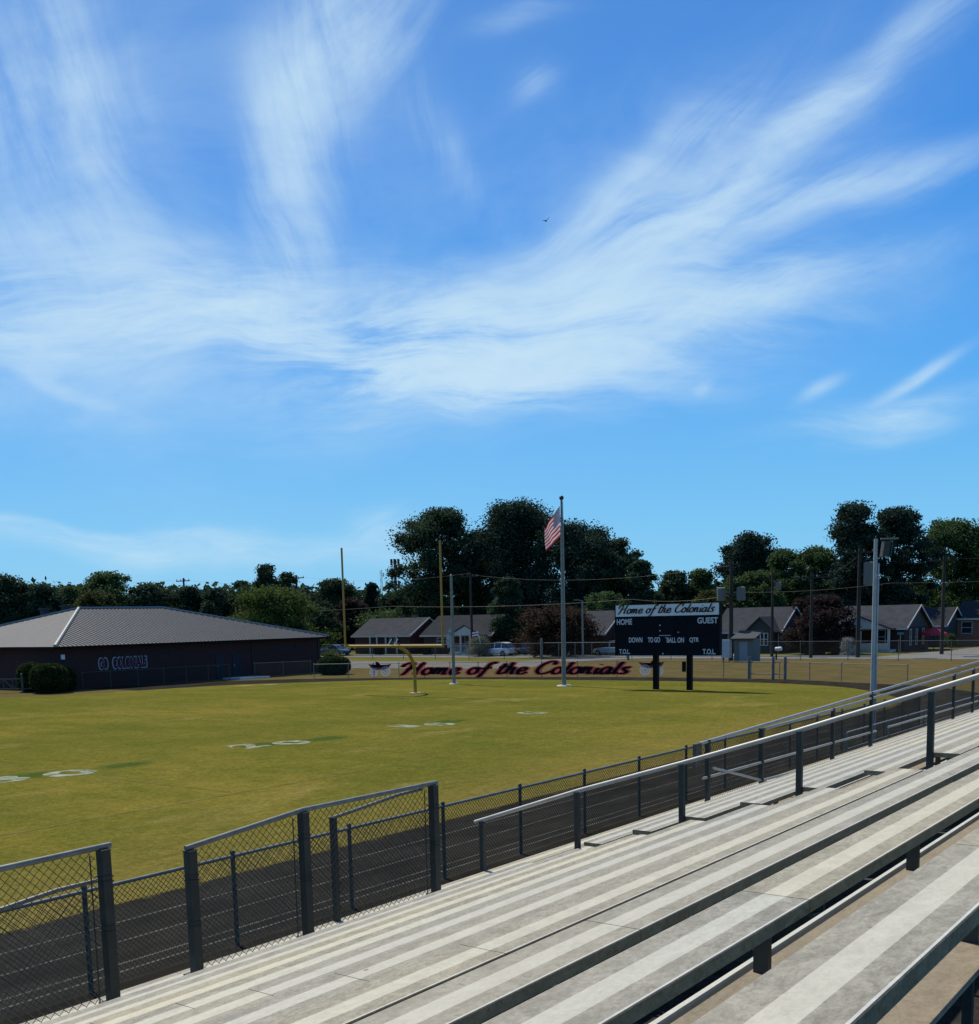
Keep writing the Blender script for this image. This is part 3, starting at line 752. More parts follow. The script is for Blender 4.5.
# vehicle gate at the far left
g = thing('gate', 'grey metal pipe gate with diagonal braces at the far left of the track', 'gate')
_a, _b = gp(-14,693.6), gp(41,692.2); ga0, ga1 = (_a.x,_a.y), (_b.x,_b.y)
for t_ in (0.68, 1.0):
    x = ga0[0]+(ga1[0]-ga0[0])*t_; y = ga0[1]+(ga1[1]-ga0[1])*t_
    MB().tube([(x,y,0),(x,y,1.25)], 0.11, 10).sphere((x,y,1.27), 0.13, 10, 6).build('gate_post', M_post, g, smooth=True)
mb = MB()
def L2(t_, z): return (ga0[0]+(ga1[0]-ga0[0])*t_, ga0[1]+(ga1[1]-ga0[1])*t_, z)
for z in (0.28,0.98): mb.tube([L2(0,z),L2(1,z)], 0.05, 6)
for k in range(6):
    mb.tube([L2(k/6,0.28 if k%2 else 0.98),L2((k+1)/6,0.98 if k%2 else 0.28)], 0.03, 6); mb.tube([L2(k/6,0.28),L2(k/6,0.98)], 0.035, 6)
mb.build('gate_frame', M_post, g)

# ------------------------------------------------------------------ brush-script lettering (strokes drawn by hand)
GL = {
 'H': (1.45, [[(-.3,1.15),(-.2,1.6),(.15,1.85),(.42,1.7),(.3,.9),(.1,.1),(-.12,-.05)], [(1.25,1.95),(1.1,1.5),(1.0,.6),(1.0,.1),(1.25,.1)], [(.05,.85),(.6,.98),(1.1,1.05)]]),
 'o': (.88, [[(.62,.9),(.35,1.0),(.1,.7),(.08,.3),(.32,0),(.62,.15),(.7,.6),(.55,.95),(.75,.85),(.95,.9)]]),
 'm': (1.28, [[(.02,.9),(.14,.95),(.1,.4),(.05,0)], [(.1,.5),(.3,.92),(.48,.9),(.46,.4),(.42,0)], [(.46,.5),(.68,.92),(.88,.9),(.85,.4),(.9,.05),(1.12,.15)]]),
 'e': (.86, [[(.08,.42),(.45,.5),(.62,.75),(.42,.98),(.15,.8),(.07,.4),(.2,.05),(.5,.02),(.84,.3)]]),
 'f': (.72, [[(.95,1.55),(.78,1.8),(.52,1.6),(.38,.8),(.28,0),(.12,-.5),(-.1,-.55)], [(.05,.88),(.45,.92),(.82,.98)]]),
 't': (.68, [[(.42,1.65),(.3,.9),(.22,.25),(.36,.02),(.66,.2)], [(0,1.05),(.4,1.1),(.74,1.16)]]),
 'h': (.92, [[(.25,1.8),(.18,1.0),(.1,.4),(.04,0)], [(.08,.45),(.32,.92),(.55,.9),(.52,.4),(.58,.05),(.84,.18)]]),
 'C': (1.25, [[(1.12,1.35),(1.15,1.75),(.85,1.9),(.45,1.6),(.15,1.0),(.15,.4),(.45,.02),(.85,.1),(1.2,.4)]]),
 'l': (.46, [[(.3,1.8),(.2,1.0),(.12,.35),(.2,.03),(.45,.2)]]),
 'n': (.9, [[(.02,.9),(.14,.95),(.1,.4),(.05,0)], [(.1,.5),(.32,.92),(.54,.9),(.5,.4),(.55,.05),(.82,.18)]]),
 'i': (.44, [[(.16,.95),(.12,.4),(.18,.04),(.42,.2)], [(.24,1.32),(.27,1.42)]]),
 'a': (.95, [[(.66,.85),(.4,1.0),(.12,.7),(.08,.25),(.28,0),(.55,.25),(.7,.8)], [(.72,.98),(.64,.4),(.68,.04),(.92,.2)]]),
 's': (.72, [[(.64,.82),(.4,1.0),(.16,.8),(.36,.5),(.56,.28),(.38,.02),(.02,.12)]]),
 ' ': (.55, []),
}
def ribbon(mb, pts, w, M, thick, d0):
    p = smooth([(q[0], q[1]) for q in pts], 5)
    n = len(p); Lft, Rgt = [], []
    for k in range(n):
        a = p[max(k-1,0)]; b = p[min(k+1,n-1)]; t_ = b-a
        if t_.length < 1e-6: t_ = Vector((1,0))
        t_.normalize(); nn = Vector((-t_.y, t_.x))
        ww = w*(0.72+0.5*abs(t_.y))*(0.6 if k in (0, n-1) else 1.0)
        Lft.append(p[k]+nn*ww/2); Rgt.append(p[k]-nn*ww/2)
    for k in range(n-1):
        q = [Lft[k], Lft[k+1], Rgt[k+1], Rgt[k]]
        f = [M @ Vector((c.x, c.y, d0+thick)) for c in q]; bk = [M @ Vector((c.x, c.y, d0)) for c in q]
        mb.quad(*f); mb.quad(*reversed(bk)); mb.quad(f[1], f[0], bk[0], bk[1]); mb.quad(f[3], f[2], bk[2], bk[3])
def script(parent, txt, length, xh, frames, mt, w, shear=0.32, thick=0.012, outline=None, ow=0.0):
    tot = sum(GL[c][0] for c in txt); sx = length/tot; x = 0
    for ch in txt:
        adv, strokes = GL[ch]
        if strokes:
            M = frames(x*sx) @ Matrix(((sx, sx*shear, 0, 0), (0, xh, 0, 0), (0, 0, 1, 0), (0, 0, 0, 1)))
            mb = MB()
            for i, s in enumerate(strokes):
                ribbon(mb, s, w, M, thick, 0.02+0.002*i)
            o = mb.build('letter', mt, parent, fix=False)
            if outline:
                mb = MB()
                for i, s in enumerate(strokes): ribbon(mb, s, w+ow, M, thick*0.5, 0.0+0.002*i)
                mb.build('letter_outline', outline, o, fix=False)
        x += adv
# lettering along the fence: follow the fence line from px 398 to 633
def fence_point(s):       # arclength along the fence from its left end
    pts = [Vector(p) for p in reversed(bf)]
    for a, b in zip(pts, pts[1:]):
        L = (b-a).length
        if s <= L: d = (b-a)/L; return a+d*s, d
        s -= L
    return pts[-1], d
def s_at_px(px):
    best = None
    for i in range(0, 4700):
        p, d = fence_point(i*0.01)
        c = RC.T @ np.array([p.x, p.y, 0.6-CAMZ]); x = PX+F*c[0]/c[2]
        if best is None or abs(x-px) < best[0]: best = (abs(x-px), i*0.01)
    return best[1]
sa, sb = s_at_px(402), s_at_px(632)
def fr(x):
    p, d = fence_point(sa+x)
    n = Vector((d.y, -d.x)) ; 
    if n.y > 0: n = -n
    M = Matrix(((d.x, 0, n.x, p.x+n.x*0.05), (d.y, 0, n.y, p.y+n.y*0.05), (0, 1, 0, 0.24), (0, 0, 0, 1))); return M
g = thing('fence_lettering', 'black brush-script words with red outline strung along the low track fence', 'lettering')
script(g, 'Home of the Colonials', sb-sa-0.3, 0.5, fr, M_black, 0.25, outline=M_pink, ow=0.25)
M_wheelgrey = mat('emblem_grey', (0.5,0.5,0.5), 0.8, trans=0.4)
# carriage emblems at both ends of the words
def emblem(px, label, sgn):
    s0 = s_at_px(px); p, d = fence_point(s0); n = Vector((d.y,-d.x)); n = n if n.y < 0 else -n
    M = Matrix(((d.x*sgn,0,n.x,p.x+n.x*.05),(d.y*sgn,0,n.y,p.y+n.y*.05),(0,1,0,0.1),(0,0,0,1)))
    e = thing('carriage_emblem', label, 'emblem', (0,0,0), 'carriage emblems on the track fence')
    def poly(name, pts, mt, z, th=0.012):
        mb = MB(); mb.prism([M @ Vector((x,y,z)) for x, y in pts], (M.to_3x3() @ Vector((0,0,th)))); return mb.build(name, mt, e)
    poly('carriage_body', [(-.95,1.02),(-.75,.72),(-.3,.55),(.35,.58),(.8,.75),(1.0,1.02),(.5,.92),(0,.85),(-.5,.92)], M_red, 0.0)
    poly('carriage_seat', [(-.7,.98),(-.55,.74),(.4,.74),(.66,.94),(.1,.93),(-.1,1.16),(-.35,1.2),(-.3,.96)], M_black, 0.016)
    for cx, rr in ((-.52,.36),(.5,.42)):
        mb = MB(); N = 20
        for k in range(N):
            a, b = 2*math.pi*k/N, 2*math.pi*(k+1)/N
            q = [(cx+math.cos(a)*rr, rr+math.sin(a)*rr*.96), (cx+math.cos(b)*rr, rr+math.sin(b)*rr*.96), (cx+math.cos(b)*rr*.72, rr+math.sin(b)*rr*.7), (cx+math.cos(a)*rr*.72, rr+math.sin(a)*rr*.7)]
            mb.quad(*[M @ Vector((x,y,.032)) for x, y in q])
        for k in range(5):
            a = math.pi*k/5; ux, uy = math.cos(a), math.sin(a)
            mb.quad(*[M @ Vector((cx+x, rr+y, .036+k*.001)) for x, y in ((ux*rr*.75-uy*.03, uy*rr*.75+ux*.03),(-ux*rr*.75-uy*.03,-uy*rr*.75+ux*.03),(-ux*rr*.75+uy*.03,-uy*rr*.75-ux*.03),(ux*rr*.75+uy*.03,uy*rr*.75-ux*.03))])
        mb.build('emblem_wheel', M_wheelgrey, e, fix=False)
emblem(380, 'red and black carriage emblem with grey wheels, left of the fence lettering', 1)
emblem(652, 'red and black carriage emblem with grey wheels, behind the scoreboard post', -1)

# ------------------------------------------------------------------ goal post
g = thing('goal_post', 'yellow gooseneck football goal post at the end of the field', 'goal post')
GX, GYb, GYc, GZ = -44.55, 52.4, 50.4, 2.98
arc = [(GX, GYb, 0), (GX, GYb, 1.35)] + [(GX, GYb-2.0*(1-math.cos(a)), 1.35+(GZ-1.35)*math.sin(a)) for a in [R_(12*k) for k in range(1,8)]] + [(GX, GYc, GZ)]
MB().tube(arc, 0.105, 12).build('gooseneck', M_yellow, g, smooth=True)
MB().tube([(GX-3.98,GYc,GZ),(GX+3.98,GYc,GZ)], 0.085, 12).build('crossbar', M_yellow, g, smooth=True)
for s in (-1, 1): MB().tube([(GX+s*3.92,GYc,GZ+0.05),(GX+s*3.92,GYc,9.05)], 0.062, 10).build('upright', M_yellow, g, smooth=True)
mb = MB()
for s in (-0.35, 0.15): mb.tube([(GX+s,GYc,GZ+0.09),(GX+s+0.25,GYc+0.05,GZ+0.42)], 0.022, 6)
mb.build('brace_bolt', M_white, g)
mb = MB(); mb.box(GX-0.3,GX+0.3,GYb-0.3,GYb+0.3,0,0.03); mb.build('base_plate', M_conc, g)

# ------------------------------------------------------------------ flag poles
def flag_cloth(w, h, seed, fold=0.12, nx=28, ny=20, droop=0.9):
    """hangs from a hoist on the local z axis at x=0; fly edge falls down and away"""
    vs = []; uv = []
    for j in range(ny+1):
        for i in range(nx+1):
            s, t_ = i/nx, j/ny                # s along the fly, t down the hoist
            out = w*(0.42*s - 0.05*s*s); drop = w*droop*0.86*s
            a = s*9.0+t_*2.2+seed
            vs.append((out*(1-0.12*t_)+0.05*s*math.sin(a*1.3), fold*s**0.7*math.sin(a)*1.5, -t_*h*(1-0.3*s)-drop)); uv.append((s, 1-t_))
    f = []
    for j in range(ny):
        for i in range(nx):
            a = j*(nx+1)+i; f.append((a, a+1, a+nx+2, a+nx+1))
    return vs, f, uv, nx
def flag_mat():
    mt = bpy.data.materials.new('flag_cloth'); mt.use_nodes = True; t = NT(mt.node_tree); b = t.n['Principled BSDF']
    uv = t.new('ShaderNodeUVMap').outputs[0]; sx = t.new('ShaderNodeSeparateXYZ'); t.link(uv, sx.inputs[0])
    st = t.math('GREATER_THAN', t.math('FRACT', t.math('MULTIPLY', sx.outputs[1], 6.5)), 0.5)
    c = t.mix(st, (0.55,0.03,0.05), (0.75,0.73,0.70)); c = t.mix(t.math('LESS_THAN', sx.outputs[1], 0.0769), c, (0.55,0.03,0.05))
    can = t.math('MULTIPLY', t.math('LESS_THAN', sx.outputs[0], 0.4), t.math('GREATER_THAN', sx.outputs[1], 0.4615))
    q = t.map(uv, scale=(27.5,18.6,0)); fr_ = t.vmath('FRACTION', q).outputs[0]
    dd = t.vmath('LENGTH', t.vmath('SUBTRACT', fr_, (0.5,0.5,0)).outputs[0]).outputs['Value']
    cc = t.mix(t.math('LESS_THAN', dd, 0.27), (0.02,0.03,0.14), (0.75,0.75,0.75))
    c = t.mix(can, c, cc); t.link(c, b.inputs['Base Color']); b.inputs['Roughness'].default_value = 0.85
    tr = t.new('ShaderNodeBsdfTranslucent'); t.link(c, tr.inputs[0]); ms = t.new('ShaderNodeMixShader'); ms.inputs[0].default_value = 0.4
    t.link(b.outputs[0], ms.inputs[1]); t.link(tr.outputs[0], ms.inputs[2]); t.link(ms.outputs[0], t.n['Material Output'].inputs[0])
    return mt
def add_flag(name, label, w, h, loc, rz, mt, seed, droop, fold, cat='flag'):
    vs, f, uv, nx = flag_cloth(w, h, seed, fold, droop=droop)
    me = bpy.data.meshes.new(name); me.from_pydata(vs, [], f); me.materials.append(mt)
    ul = me.uv_layers.new(name='UVMap')
    for lp in me.loops: ul.data[lp.index].uv = uv[lp.vertex_index]
    me.polygons.foreach_set('use_smooth', [True]*len(me.polygons))
    o = bpy.data.objects.new(name, me); col.objects.link(o); o.location = loc; o.rotation_euler = (0,0,rz)
    return tag(o, label, cat)
fb = gp(564,686); ftop = 11.95
g = thing('flagpole', 'tall tapered grey flagpole with ball finial behind the goal post', 'flagpole', (0,0,0), 'flagpoles at the end of the field')
MB().tube([(fb.x,fb.y,0),(fb.x,fb.y,4),(fb.x,fb.y,ftop)], [0.15,0.13,0.07], 12).build('pole', M_galv, g, smooth=True)
MB().sphere((fb.x,fb.y,ftop+0.14), 0.15, 12, 8).build('finial', M_dsteel, g, smooth='all')
mb = MB(); mb.tube([(fb.x+0.17,fb.y,1.2),(fb.x+0.11,fb.y,ftop-0.1)], 0.012, 4); mb.build('halyard', M_wirebright, g)
MB().tube([(fb.x,fb.y,0),(fb.x,fb.y,0.07)], [0.5,0.42], 16).build('base', M_conc, g)
add_flag('flag', 'red, white and blue striped flag hanging off the tall flagpole', 2.75, 1.95, (fb.x-0.1,fb.y-0.05,ftop-0.35), math.atan2(-0.55,-0.80), flag_mat(), 0.4, 0.62, 0.10)
pb = gp(454,684)
g = thing('flagpole', 'shorter plain grey flagpole between the goal post and the tall flagpole', 'flagpole', (0,0,0), 'flagpoles at the end of the field')
MB().tube([(pb.x,pb.y,0),(pb.x,pb.y,7.45)], [0.12,0.09], 12).build('pole', M_galv, g, smooth=True)
MB().sphere((pb.x,pb.y,7.5), 0.1, 10, 6).build('finial', M_galv, g, smooth='all')
MB().tube([(pb.x,pb.y,0),(pb.x,pb.y,0.07)], [0.36,0.3], 16).build('base', M_conc, g)
mb = MB()
M_limp = mat('pale_cloth', (0.5,0.5,0.5), 0.9, var=0.4, vscale=5)
add_flag('flag', 'pale limp flag hanging low on the shorter flagpole', 0.75, 1.3, (pb.x-0.12,pb.y-0.08,3.95), math.atan2(-0.6,-0.80), M_limp, 2.2, 0.85, 0.06)

# ------------------------------------------------------------------ scoreboard
SY = 59.4
c = [onY(616,656,SY), onY(719,654.5,SY), onY(616,618,SY), onY(616,606,SY)]
SX0, SX1 = c[0].x, c[1].x; SZ0, SZ1, SZ2 = 2.08, 4.40, 5.12
g = thing('scoreboard', 'black football scoreboard with white script header on two black posts', 'scoreboard')
MB().box(SX0,SX1,SY,SY+0.35,SZ0,SZ1).build('panel', M_board, g)
MB().box(SX0,SX1,SY-0.01,SY+0.2,SZ1+0.03,SZ2).build('header', M_header, g)
mb = MB(); mb.box(SX0-0.03,SX1+0.03,SY-0.03,SY+0.02,SZ1,SZ1+0.03); mb.box(SX0-0.03,SX1+0.03,SY-0.03,SY+0.02,SZ2,SZ2+0.04)
mb.box(SX0-0.05,SX0,SY-0.03,SY+0.3,SZ0,SZ2+0.04); mb.box(SX1,SX1+0.05,SY-0.03,SY+0.3,SZ0,SZ2+0.04); mb.build('frame', M_black, g)
for px_ in (651.5, 685.2):
    x = onY(px_,690,SY).x+0.05
    MB().box(x-0.15,x+0.15,SY+0.36,SY+0.62,0,SZ2-0.1).build('post', M_black, g)
MB().box(onY(683,670,SY).x-0.22,onY(683,670,SY).x-0.05,SY+0.3,SY+0.5,1.1,1.7).build('switch_box', M_black, g)
def TM(x, z, d=0.012): return Matrix(((1,0,0,x),(0,0,-1,SY-d),(0,1,0,z),(0,0,0,1)))
W_ = SX1-SX0; Hh = SZ1-SZ0
for txt, fx, fz, fw, fh in (('HOME',.012,.80,.155,.155),('GUEST',.80,.80,.19,.155),('DOWN',.135,.335,.135,.135),('TO GO',.325,.335,.12,.135),('BALL ON',.51,.325,.165,.135),('QTR',.725,.32,.09,.135),('T.O.L.',.035,.035,.11,.13),('T.O.L.',.85,.03,.12,.135)):
    put_text('lettering', txt, 0.4, M_letter, g, TM(SX0+fx*W_, SZ0+fz*Hh), thick=0.01, width=fw*W_, height=fh*Hh, offset=0.012)
mb = MB()
for fx, fz, a, b in ((.435,.505,.11,.015),(.437,.62,.012,.03),(.437,.76,.012,.03),(.615,.58,.012,.02),(.465,.03,.012,.03),(.497,.44,.008,.03)):
    mb.box(SX0+fx*W_,SX0+(fx+a)*W_,SY-0.012,SY-0.004,SZ0+fz*Hh,SZ0+(fz+b)*Hh)
mb.build('marks', M_letter, g)
def frs(x): return TM(SX0+0.22+x, SZ1+0.21, 0.02)
M_script = mat('dark_script_paint', (0.045,0.008,0.014), 0.7)
script(g, 'Home of the Colonials', W_-0.55, 0.27, frs, M_script, 0.21)

# ------------------------------------------------------------------ floodlight pole right of the scoreboard
lb = gp(871,753); D = math.hypot(lb.x, lb.y); lt = at(880,537,D).z
M_lightpole = mat('pale_galvanised_pole', (0.42,0.42,0.39), 0.5, 0.2, var=0.2, vscale=4)
g = thing('light_pole', 'grey two-piece floodlight pole standing beside the ramp rails', 'light pole')
MB().tube([(lb.x,lb.y,0),(lb.x,lb.y,lt-0.05)], [0.075,0.058], 14).build('pole', M_lightpole, g, smooth=True)
ry = Vector((0.80,0.59,0)); nb = Vector((0.59,-0.80,0))
q = Vector((lb.x,lb.y,0))+ry*0.09+nb*0.03
MB().tube([(q.x,q.y,0),(q.x,q.y,lt-0.8)], 0.032, 10).build('conduit', M_lightpole, g, smooth=True)
q = Vector((lb.x,lb.y,0))+ry*0.3
mb = MB()
def ob(mb, c, ax, d):     # box along ry/nb axes
    hx, hy, hz = d; pts = []
    for sz in (-1,1):
        for sx, sy in ((-1,-1),(1,-1),(1,1),(-1,1)):
            p = Vector(c)+ry*(sx*hx/2)+nb*(sy*hy/2)+Vector((0,0,sz*hz/2))+ry*(sz*ax); pts.append(p)
    for f in ((0,3,2,1),(4,5,6,7),(0,1,5,4),(1,2,6,5),(2,3,7,6),(3,0,4,7)): mb.quad(*[pts[k] for k in f])
    return mb
ob(MB(), q+Vector((0,0,lt-0.36)), 0.03, (0.2,0.28,0.46)).build('floodlight', M_dsteel, g)
ob(MB(), q+Vector((0.1,0.08,lt-0.05)), 0.0, (0.55,0.06,0.05)).build('bracket', M_galv, g)
ob(MB(), q+ry*0.15+Vector((0,0,lt-0.36)), 0.03, (0.02,0.3,0.46)).build('lens', M_glass, g)

# ------------------------------------------------------------------ field house
BX, BY0, BY1 = -72.8, 45.9, 72.4; BW = 20.5; EZ, RZ = 3.2, 6.1
g = thing('field_house', 'long low dark brick field house with grey ribbed metal hip roof', 'building')
mb = MB(); mb.box(BX-BW, BX, BY0, BY1, 0, EZ-0.06); mb.build('wall', M_brick, g)
ov = 0.6
e = [(BX-BW-ov,BY0-ov,EZ),(BX+ov,BY0-ov,EZ),(BX+ov,BY1+ov,EZ),(BX-BW-ov,BY1+ov,EZ)]
hw = BW/2+ov; ra, rb = (BX-BW/2,BY0-ov+hw-1.6,RZ), (BX-BW/2,BY1+ov-hw+0.8,RZ)
mb = MB(); mb.quad(e[1],e[2],rb,ra); mb.quad(e[0],e[1],ra); mb.quad(e[3],e[0],ra,rb); mb.quad(e[2],e[3],rb)
mb.quad(e[3],e[2],e[1],e[0])
n_ = int((BY1-BY0+2*ov)/0.36)
for k in range(n_+1):       # raised ribs of the roofing sheets, running up the slope
    y = BY0-ov+k*(BY1-BY0+2*ov)/n_
    if y < ra[1]: f_ = (y-e[1][1])/(ra[1]-e[1][1])
    elif y > rb[1]: f_ = (e[2][1]-y)/(e[2][1]-rb[1])
    else: f_ = 1
    if f_ < 0.03: continue
    xa, xb = BX+ov, BX+ov-hw*f_; za, zb = EZ+0.012, EZ+(RZ-EZ)*f_+0.012
    mb.quad((xa,y-.04,za),(xa,y,za+.055),(xb,y,zb+.055),(xb,y-.04,zb)); mb.quad((xa,y,za+.055),(xa,y+.04,za),(xb,y+.04,zb),(xb,y,zb+.055))
for k in range(1, int(2*hw/0.36)):
    x = BX+ov-k*0.36; f_ = min((BX+ov-x)/hw, (x-e[0][0])/hw)
    ya, yb = BY0-ov, BY0-ov+(ra[1]-BY0+ov)*f_; za, zb = EZ+0.012, EZ+(RZ-EZ)*f_+0.012
    mb.quad((x-.03,ya,za),(x,ya,za+.02),(x,yb,zb+.02),(x-.03,yb,zb)); mb.quad((x,ya,za+.02),(x+.03,ya,za),(x+.03,yb,zb),(x,yb,zb+.02))
roof = mb.build('roof', M_roof, g, fix=False)
M_cap = mat('hip_cap_metal', (0.24,0.235,0.22), 0.5, 0.2)
mb = MB()
for a, b in ((e[1],ra),(e[2],rb),(ra,rb),(e[0],ra),(e[3],rb)): mb.tube([(a[0],a[1],a[2]+0.05),(b[0],b[1],b[2]+0.05)], 0.13, 6)
mb.build('hip_cap', M_cap, roof)
mb = MB(); mb.box(BX+ov-.02,BX+ov+.03,BY0-ov,BY1+ov,EZ-.16,EZ-.01); mb.box(BX-BW-ov,BX+ov,BY0-ov-.03,BY0-ov+.02,EZ-.16,EZ-.01); mb.build('fascia', M_black, g)
for px_, py_, w_ in ((44,608,.26),(66,605,.3)):
    q_ = onX(px_, py_, BX-13.5); x, y, zz = q_.x, q_.y, q_.z-.72
    mb = MB(); mb.box(x-w_,x+w_,y-w_,y+w_,zz-1.2,zz+.55); mb.box(x-w_-.1,x+w_+.1,y-w_-.1,y+w_+.1,zz+.55,zz+.72); mb.build('roof_vent', M_siding, g)
M_ddoor = mat('navy_door_paint', (0.02,0.021,0.027), 0.7)
M_outl = mat('grey_outline_paint', (0.30,0.31,0.33), 0.8)
# wall lettering GO COLONIALS: maroon with pale outline
def BT(y, z, d): return Matrix(((0,0,1,BX+d),(1,0,0,y),(0,1,0,z),(0,0,0,1)))
yg0, yg1 = onX(98,664,BX).y, onX(108.5,664,BX).y; yc0, yc1 = onX(112,664,BX).y, onX(147.5,664,BX).y
for txt, ya, yb in (('GO',yg0,yg1),('COLONIALS',yc0,yc1)):
    put_text('lettering_outline', txt, 1.0, M_outl, g, BT(ya,1.30,0.01), thick=0.01, width=yb-ya, height=0.98, offset=0.075)
    put_text('lettering', txt, 1.0, M_maroon, g, BT(ya+0.10,1.39,0.03), thick=0.01, width=yb-ya-0.2, height=0.80, offset=0.04)
for y in (60.2, 62.0):
    mb = MB(); mb.box(BX,BX+0.04,y,y+0.95,0.02,2.1); d = mb.build('door', M_ddoor, g); mb = MB(); mb.box(BX+0.04,BX+0.1,y+0.08,y+0.14,1.0,1.2); mb.build('handle', M_galv, d)
mb = MB(); mb.box(BX-4.2,BX-3.2,BY0-0.05,BY0,0.02,2.1); mb.build('door', M_dsteel, g)
mb = MB(); mb.box(BX+0.0,BX+0.15,BY0+0.15,BY0+0.4,2.25,2.6); mb.build('wall_lamp', M_white, g)
for y in (64.2, 72.1): MB().tube([(BX+0.07,y,0.1),(BX+0.07,y,EZ-0.15)], 0.05, 8).build('downpipe', M_siding, g)
for y in (50.5, 55.5, 66.5, 69.3): MB().box(BX,BX+0.06,y,y+0.5,2.35,2.65).build('wall_vent', M_ddoor, g)
# low wing roof showing at the far left
g = thing('annex_building', 'low flat grey annex roof at the left edge behind the field house', 'building')
mb = MB(); mb.box(-116,-102,52,66,0,4.1); mb.build('wall', M_brick, g)
mb = MB(); mb.box(-116.4,-101.6,51.6,66.4,4.1,4.4); mb.build('roof', M_roof, g)

# ------------------------------------------------------------------ houses across the street (fronts face -Y)
def window(parent, x0, x1, y, z0, z1, mull=1, d=-1, axis='y', frame=M_trim):
    w = MB(); t_ = 0.07
    def bx(mb, a0, a1, dep0, dep1, c0, c1):
        if axis == 'y': mb.box(a0,a1,min(y+d*dep0,y+d*dep1),max(y+d*dep0,y+d*dep1),c0,c1)
        else: mb.box(min(y+d*dep0,y+d*dep1),max(y+d*dep0,y+d*dep1),a0,a1,c0,c1)
    bx(w,x0-t_,x1+t_,0,0.05,z0-t_,z0); bx(w,x0-t_,x1+t_,0,0.05,z1,z1+t_); bx(w,x0-t_,x0,0,0.05,z0,z1); bx(w,x1,x1+t_,0,0.05,z0,z1)
    for k in range(1, mull): xx = x0+(x1-x0)*k/mull; bx(w,xx-.05,xx+.05,0.02,0.055,z0,z1)
    bx(w,x0,x1,0.02,0.045,(z0+z1)/2-.03,(z0+z1)/2+.03)
    o = w.build('window', frame, parent); p = MB(); bx(p,x0,x1,0.003,0.018,z0,z1); p.build('pane', M_glass, o)
def house(label, x0, x1, y0, y1, ez, rz, wallm, roofm, group='brick houses across the street', gablem=None):
    """ridge along X; right gable at x1"""
    g = thing('house', label, 'house', (0,0,0), group)
    ym = (y0+y1)/2
    mb = MB(); mb.box(x0,x1,y0,y1,0,ez); mb.m = 1
    for x, s in ((x1,1),(x0,-1)): mb.prism([(x,y0,ez),(x,y1,ez),(x,ym,rz-0.12)], (-0.2*s,0,0))
    mb.build('wall', [wallm, gablem or wallm], g)
    ov = 0.4; sl_ = (rz-ez)/((y1-y0)/2); zo = ez-sl_*ov; th = 0.14
    mb = MB()
    for s in (0, 1):
        ye = y0-ov if s == 0 else y1+ov
        P = [(x0-ov,ye,zo),(x1+ov,ye,zo),(x1+ov,ym,rz),(x0-ov,ym,rz)]
        mb.prism(P, (0,0,th))
    r = mb.build('roof', roofm, g)
    mb = MB(); x = x1+ov
    for s in (0, 1):
        ye = y0-ov if s == 0 else y1+ov
        mb.prism([(x,ye,zo-.05),(x,ym,rz-.05),(x,ym,rz+.15),(x,ye,zo+.15)], (0.05,0,0))
    mb.box(x0-ov,x1+ov,y0-ov-.05,y0-ov,zo-.06,zo+.13); mb.build('fascia', M_trim, g)
    return g
def porch(g, x0, x1, y, dep, ez, rz, posts=3, pedm=None, railing=False):
    xm = (x0+x1)/2; pedm = pedm or M_trim
    MB().prism([(x0,y-dep,ez),(x1,y-dep,ez),(xm,y-dep,rz)], (0,0.12,0)).build('pediment', pedm, g)
    mb = MB(); s = 0.2
    for a, b in ((x0-s,x0),(x1+s,x1)):
        mb.prism([(a,y-dep-.15,ez-.1),(xm,y-dep-.15,rz+.02),(xm,y-dep-.15,rz+.16),(a,y-dep-.15,ez+.04)], (0,dep+2.2,0))
    mb.build('porch_roof', M_shingle, g)
    for k in range(posts):
        x = x0+0.15+(x1-x0-0.3)*k/(posts-1); MB().box(x-.11,x+.11,y-dep,y-dep+.22,0.3,ez).build('porch_column', M_trim, g)
    MB().box(x0-.1,x1+.1,y-dep-.1,y-0.003,0,0.3).build('porch_floor', M_conc, g)
    if railing:
        mb = MB(); mb.box(x0,x1,y-dep+.05,y-dep+.11,1.15,1.22); mb.box(x0,x1,y-dep+.05,y-dep+.11,0.42,0.47)
        n = int((x1-x0)/0.16)
        for k in range(n+1): mb.box(x0+k*(x1-x0)/n-.02,x0+k*(x1-x0)/n+.02,y-dep+.06,y-dep+.1,0.47,1.15)
        mb.build('porch_railing', M_trim, g)
h1x = gp(409,654).x
# house 1
g = house('brick house with light grey gable roof seen between the goal post uprights', onY(355,640,114).x, -97.6, 114.0, 121.6, 2.6, 4.75, M_brick2, M_shingle)
for x in (-104.5,-103.2,-101.6,-99.6): MB().box(x-.08,x+.08,113.5,113.66,0,2.6).build('porch_column', M_trim, g)
window(g,-101.2,-100.4,114.0,1.0,2.2); window(g,117.3,118.3,-97.6,0.9,2.4,1,1,'x')
mb = MB(); mb.box(-100.4,-99.7,117.8,118.4,4.3,5.2); mb.build('chimney', M_brick3, g)
# house 2
g = house('dark roofed brick house with white pediment porch and railing behind the short flagpole', onY(424,640,113.5).x, onY(491,640,113.5).x, 113.5, 121.0, 2.6, 4.9, M_brick2, M_shingle2)
hx = lambda p_: onY(p_, 640, 113.0).x
porch(g, hx(455), hx(486), 113.5, 1.6, 2.45, 3.65, 4, None, True)
window(g,hx(435),hx(444),113.5,1.3,2.1,2); window(g,hx(463),hx(470),113.5,0.9,2.3,2); window(g,hx(475),hx(481),113.5,0.9,2.2,2)
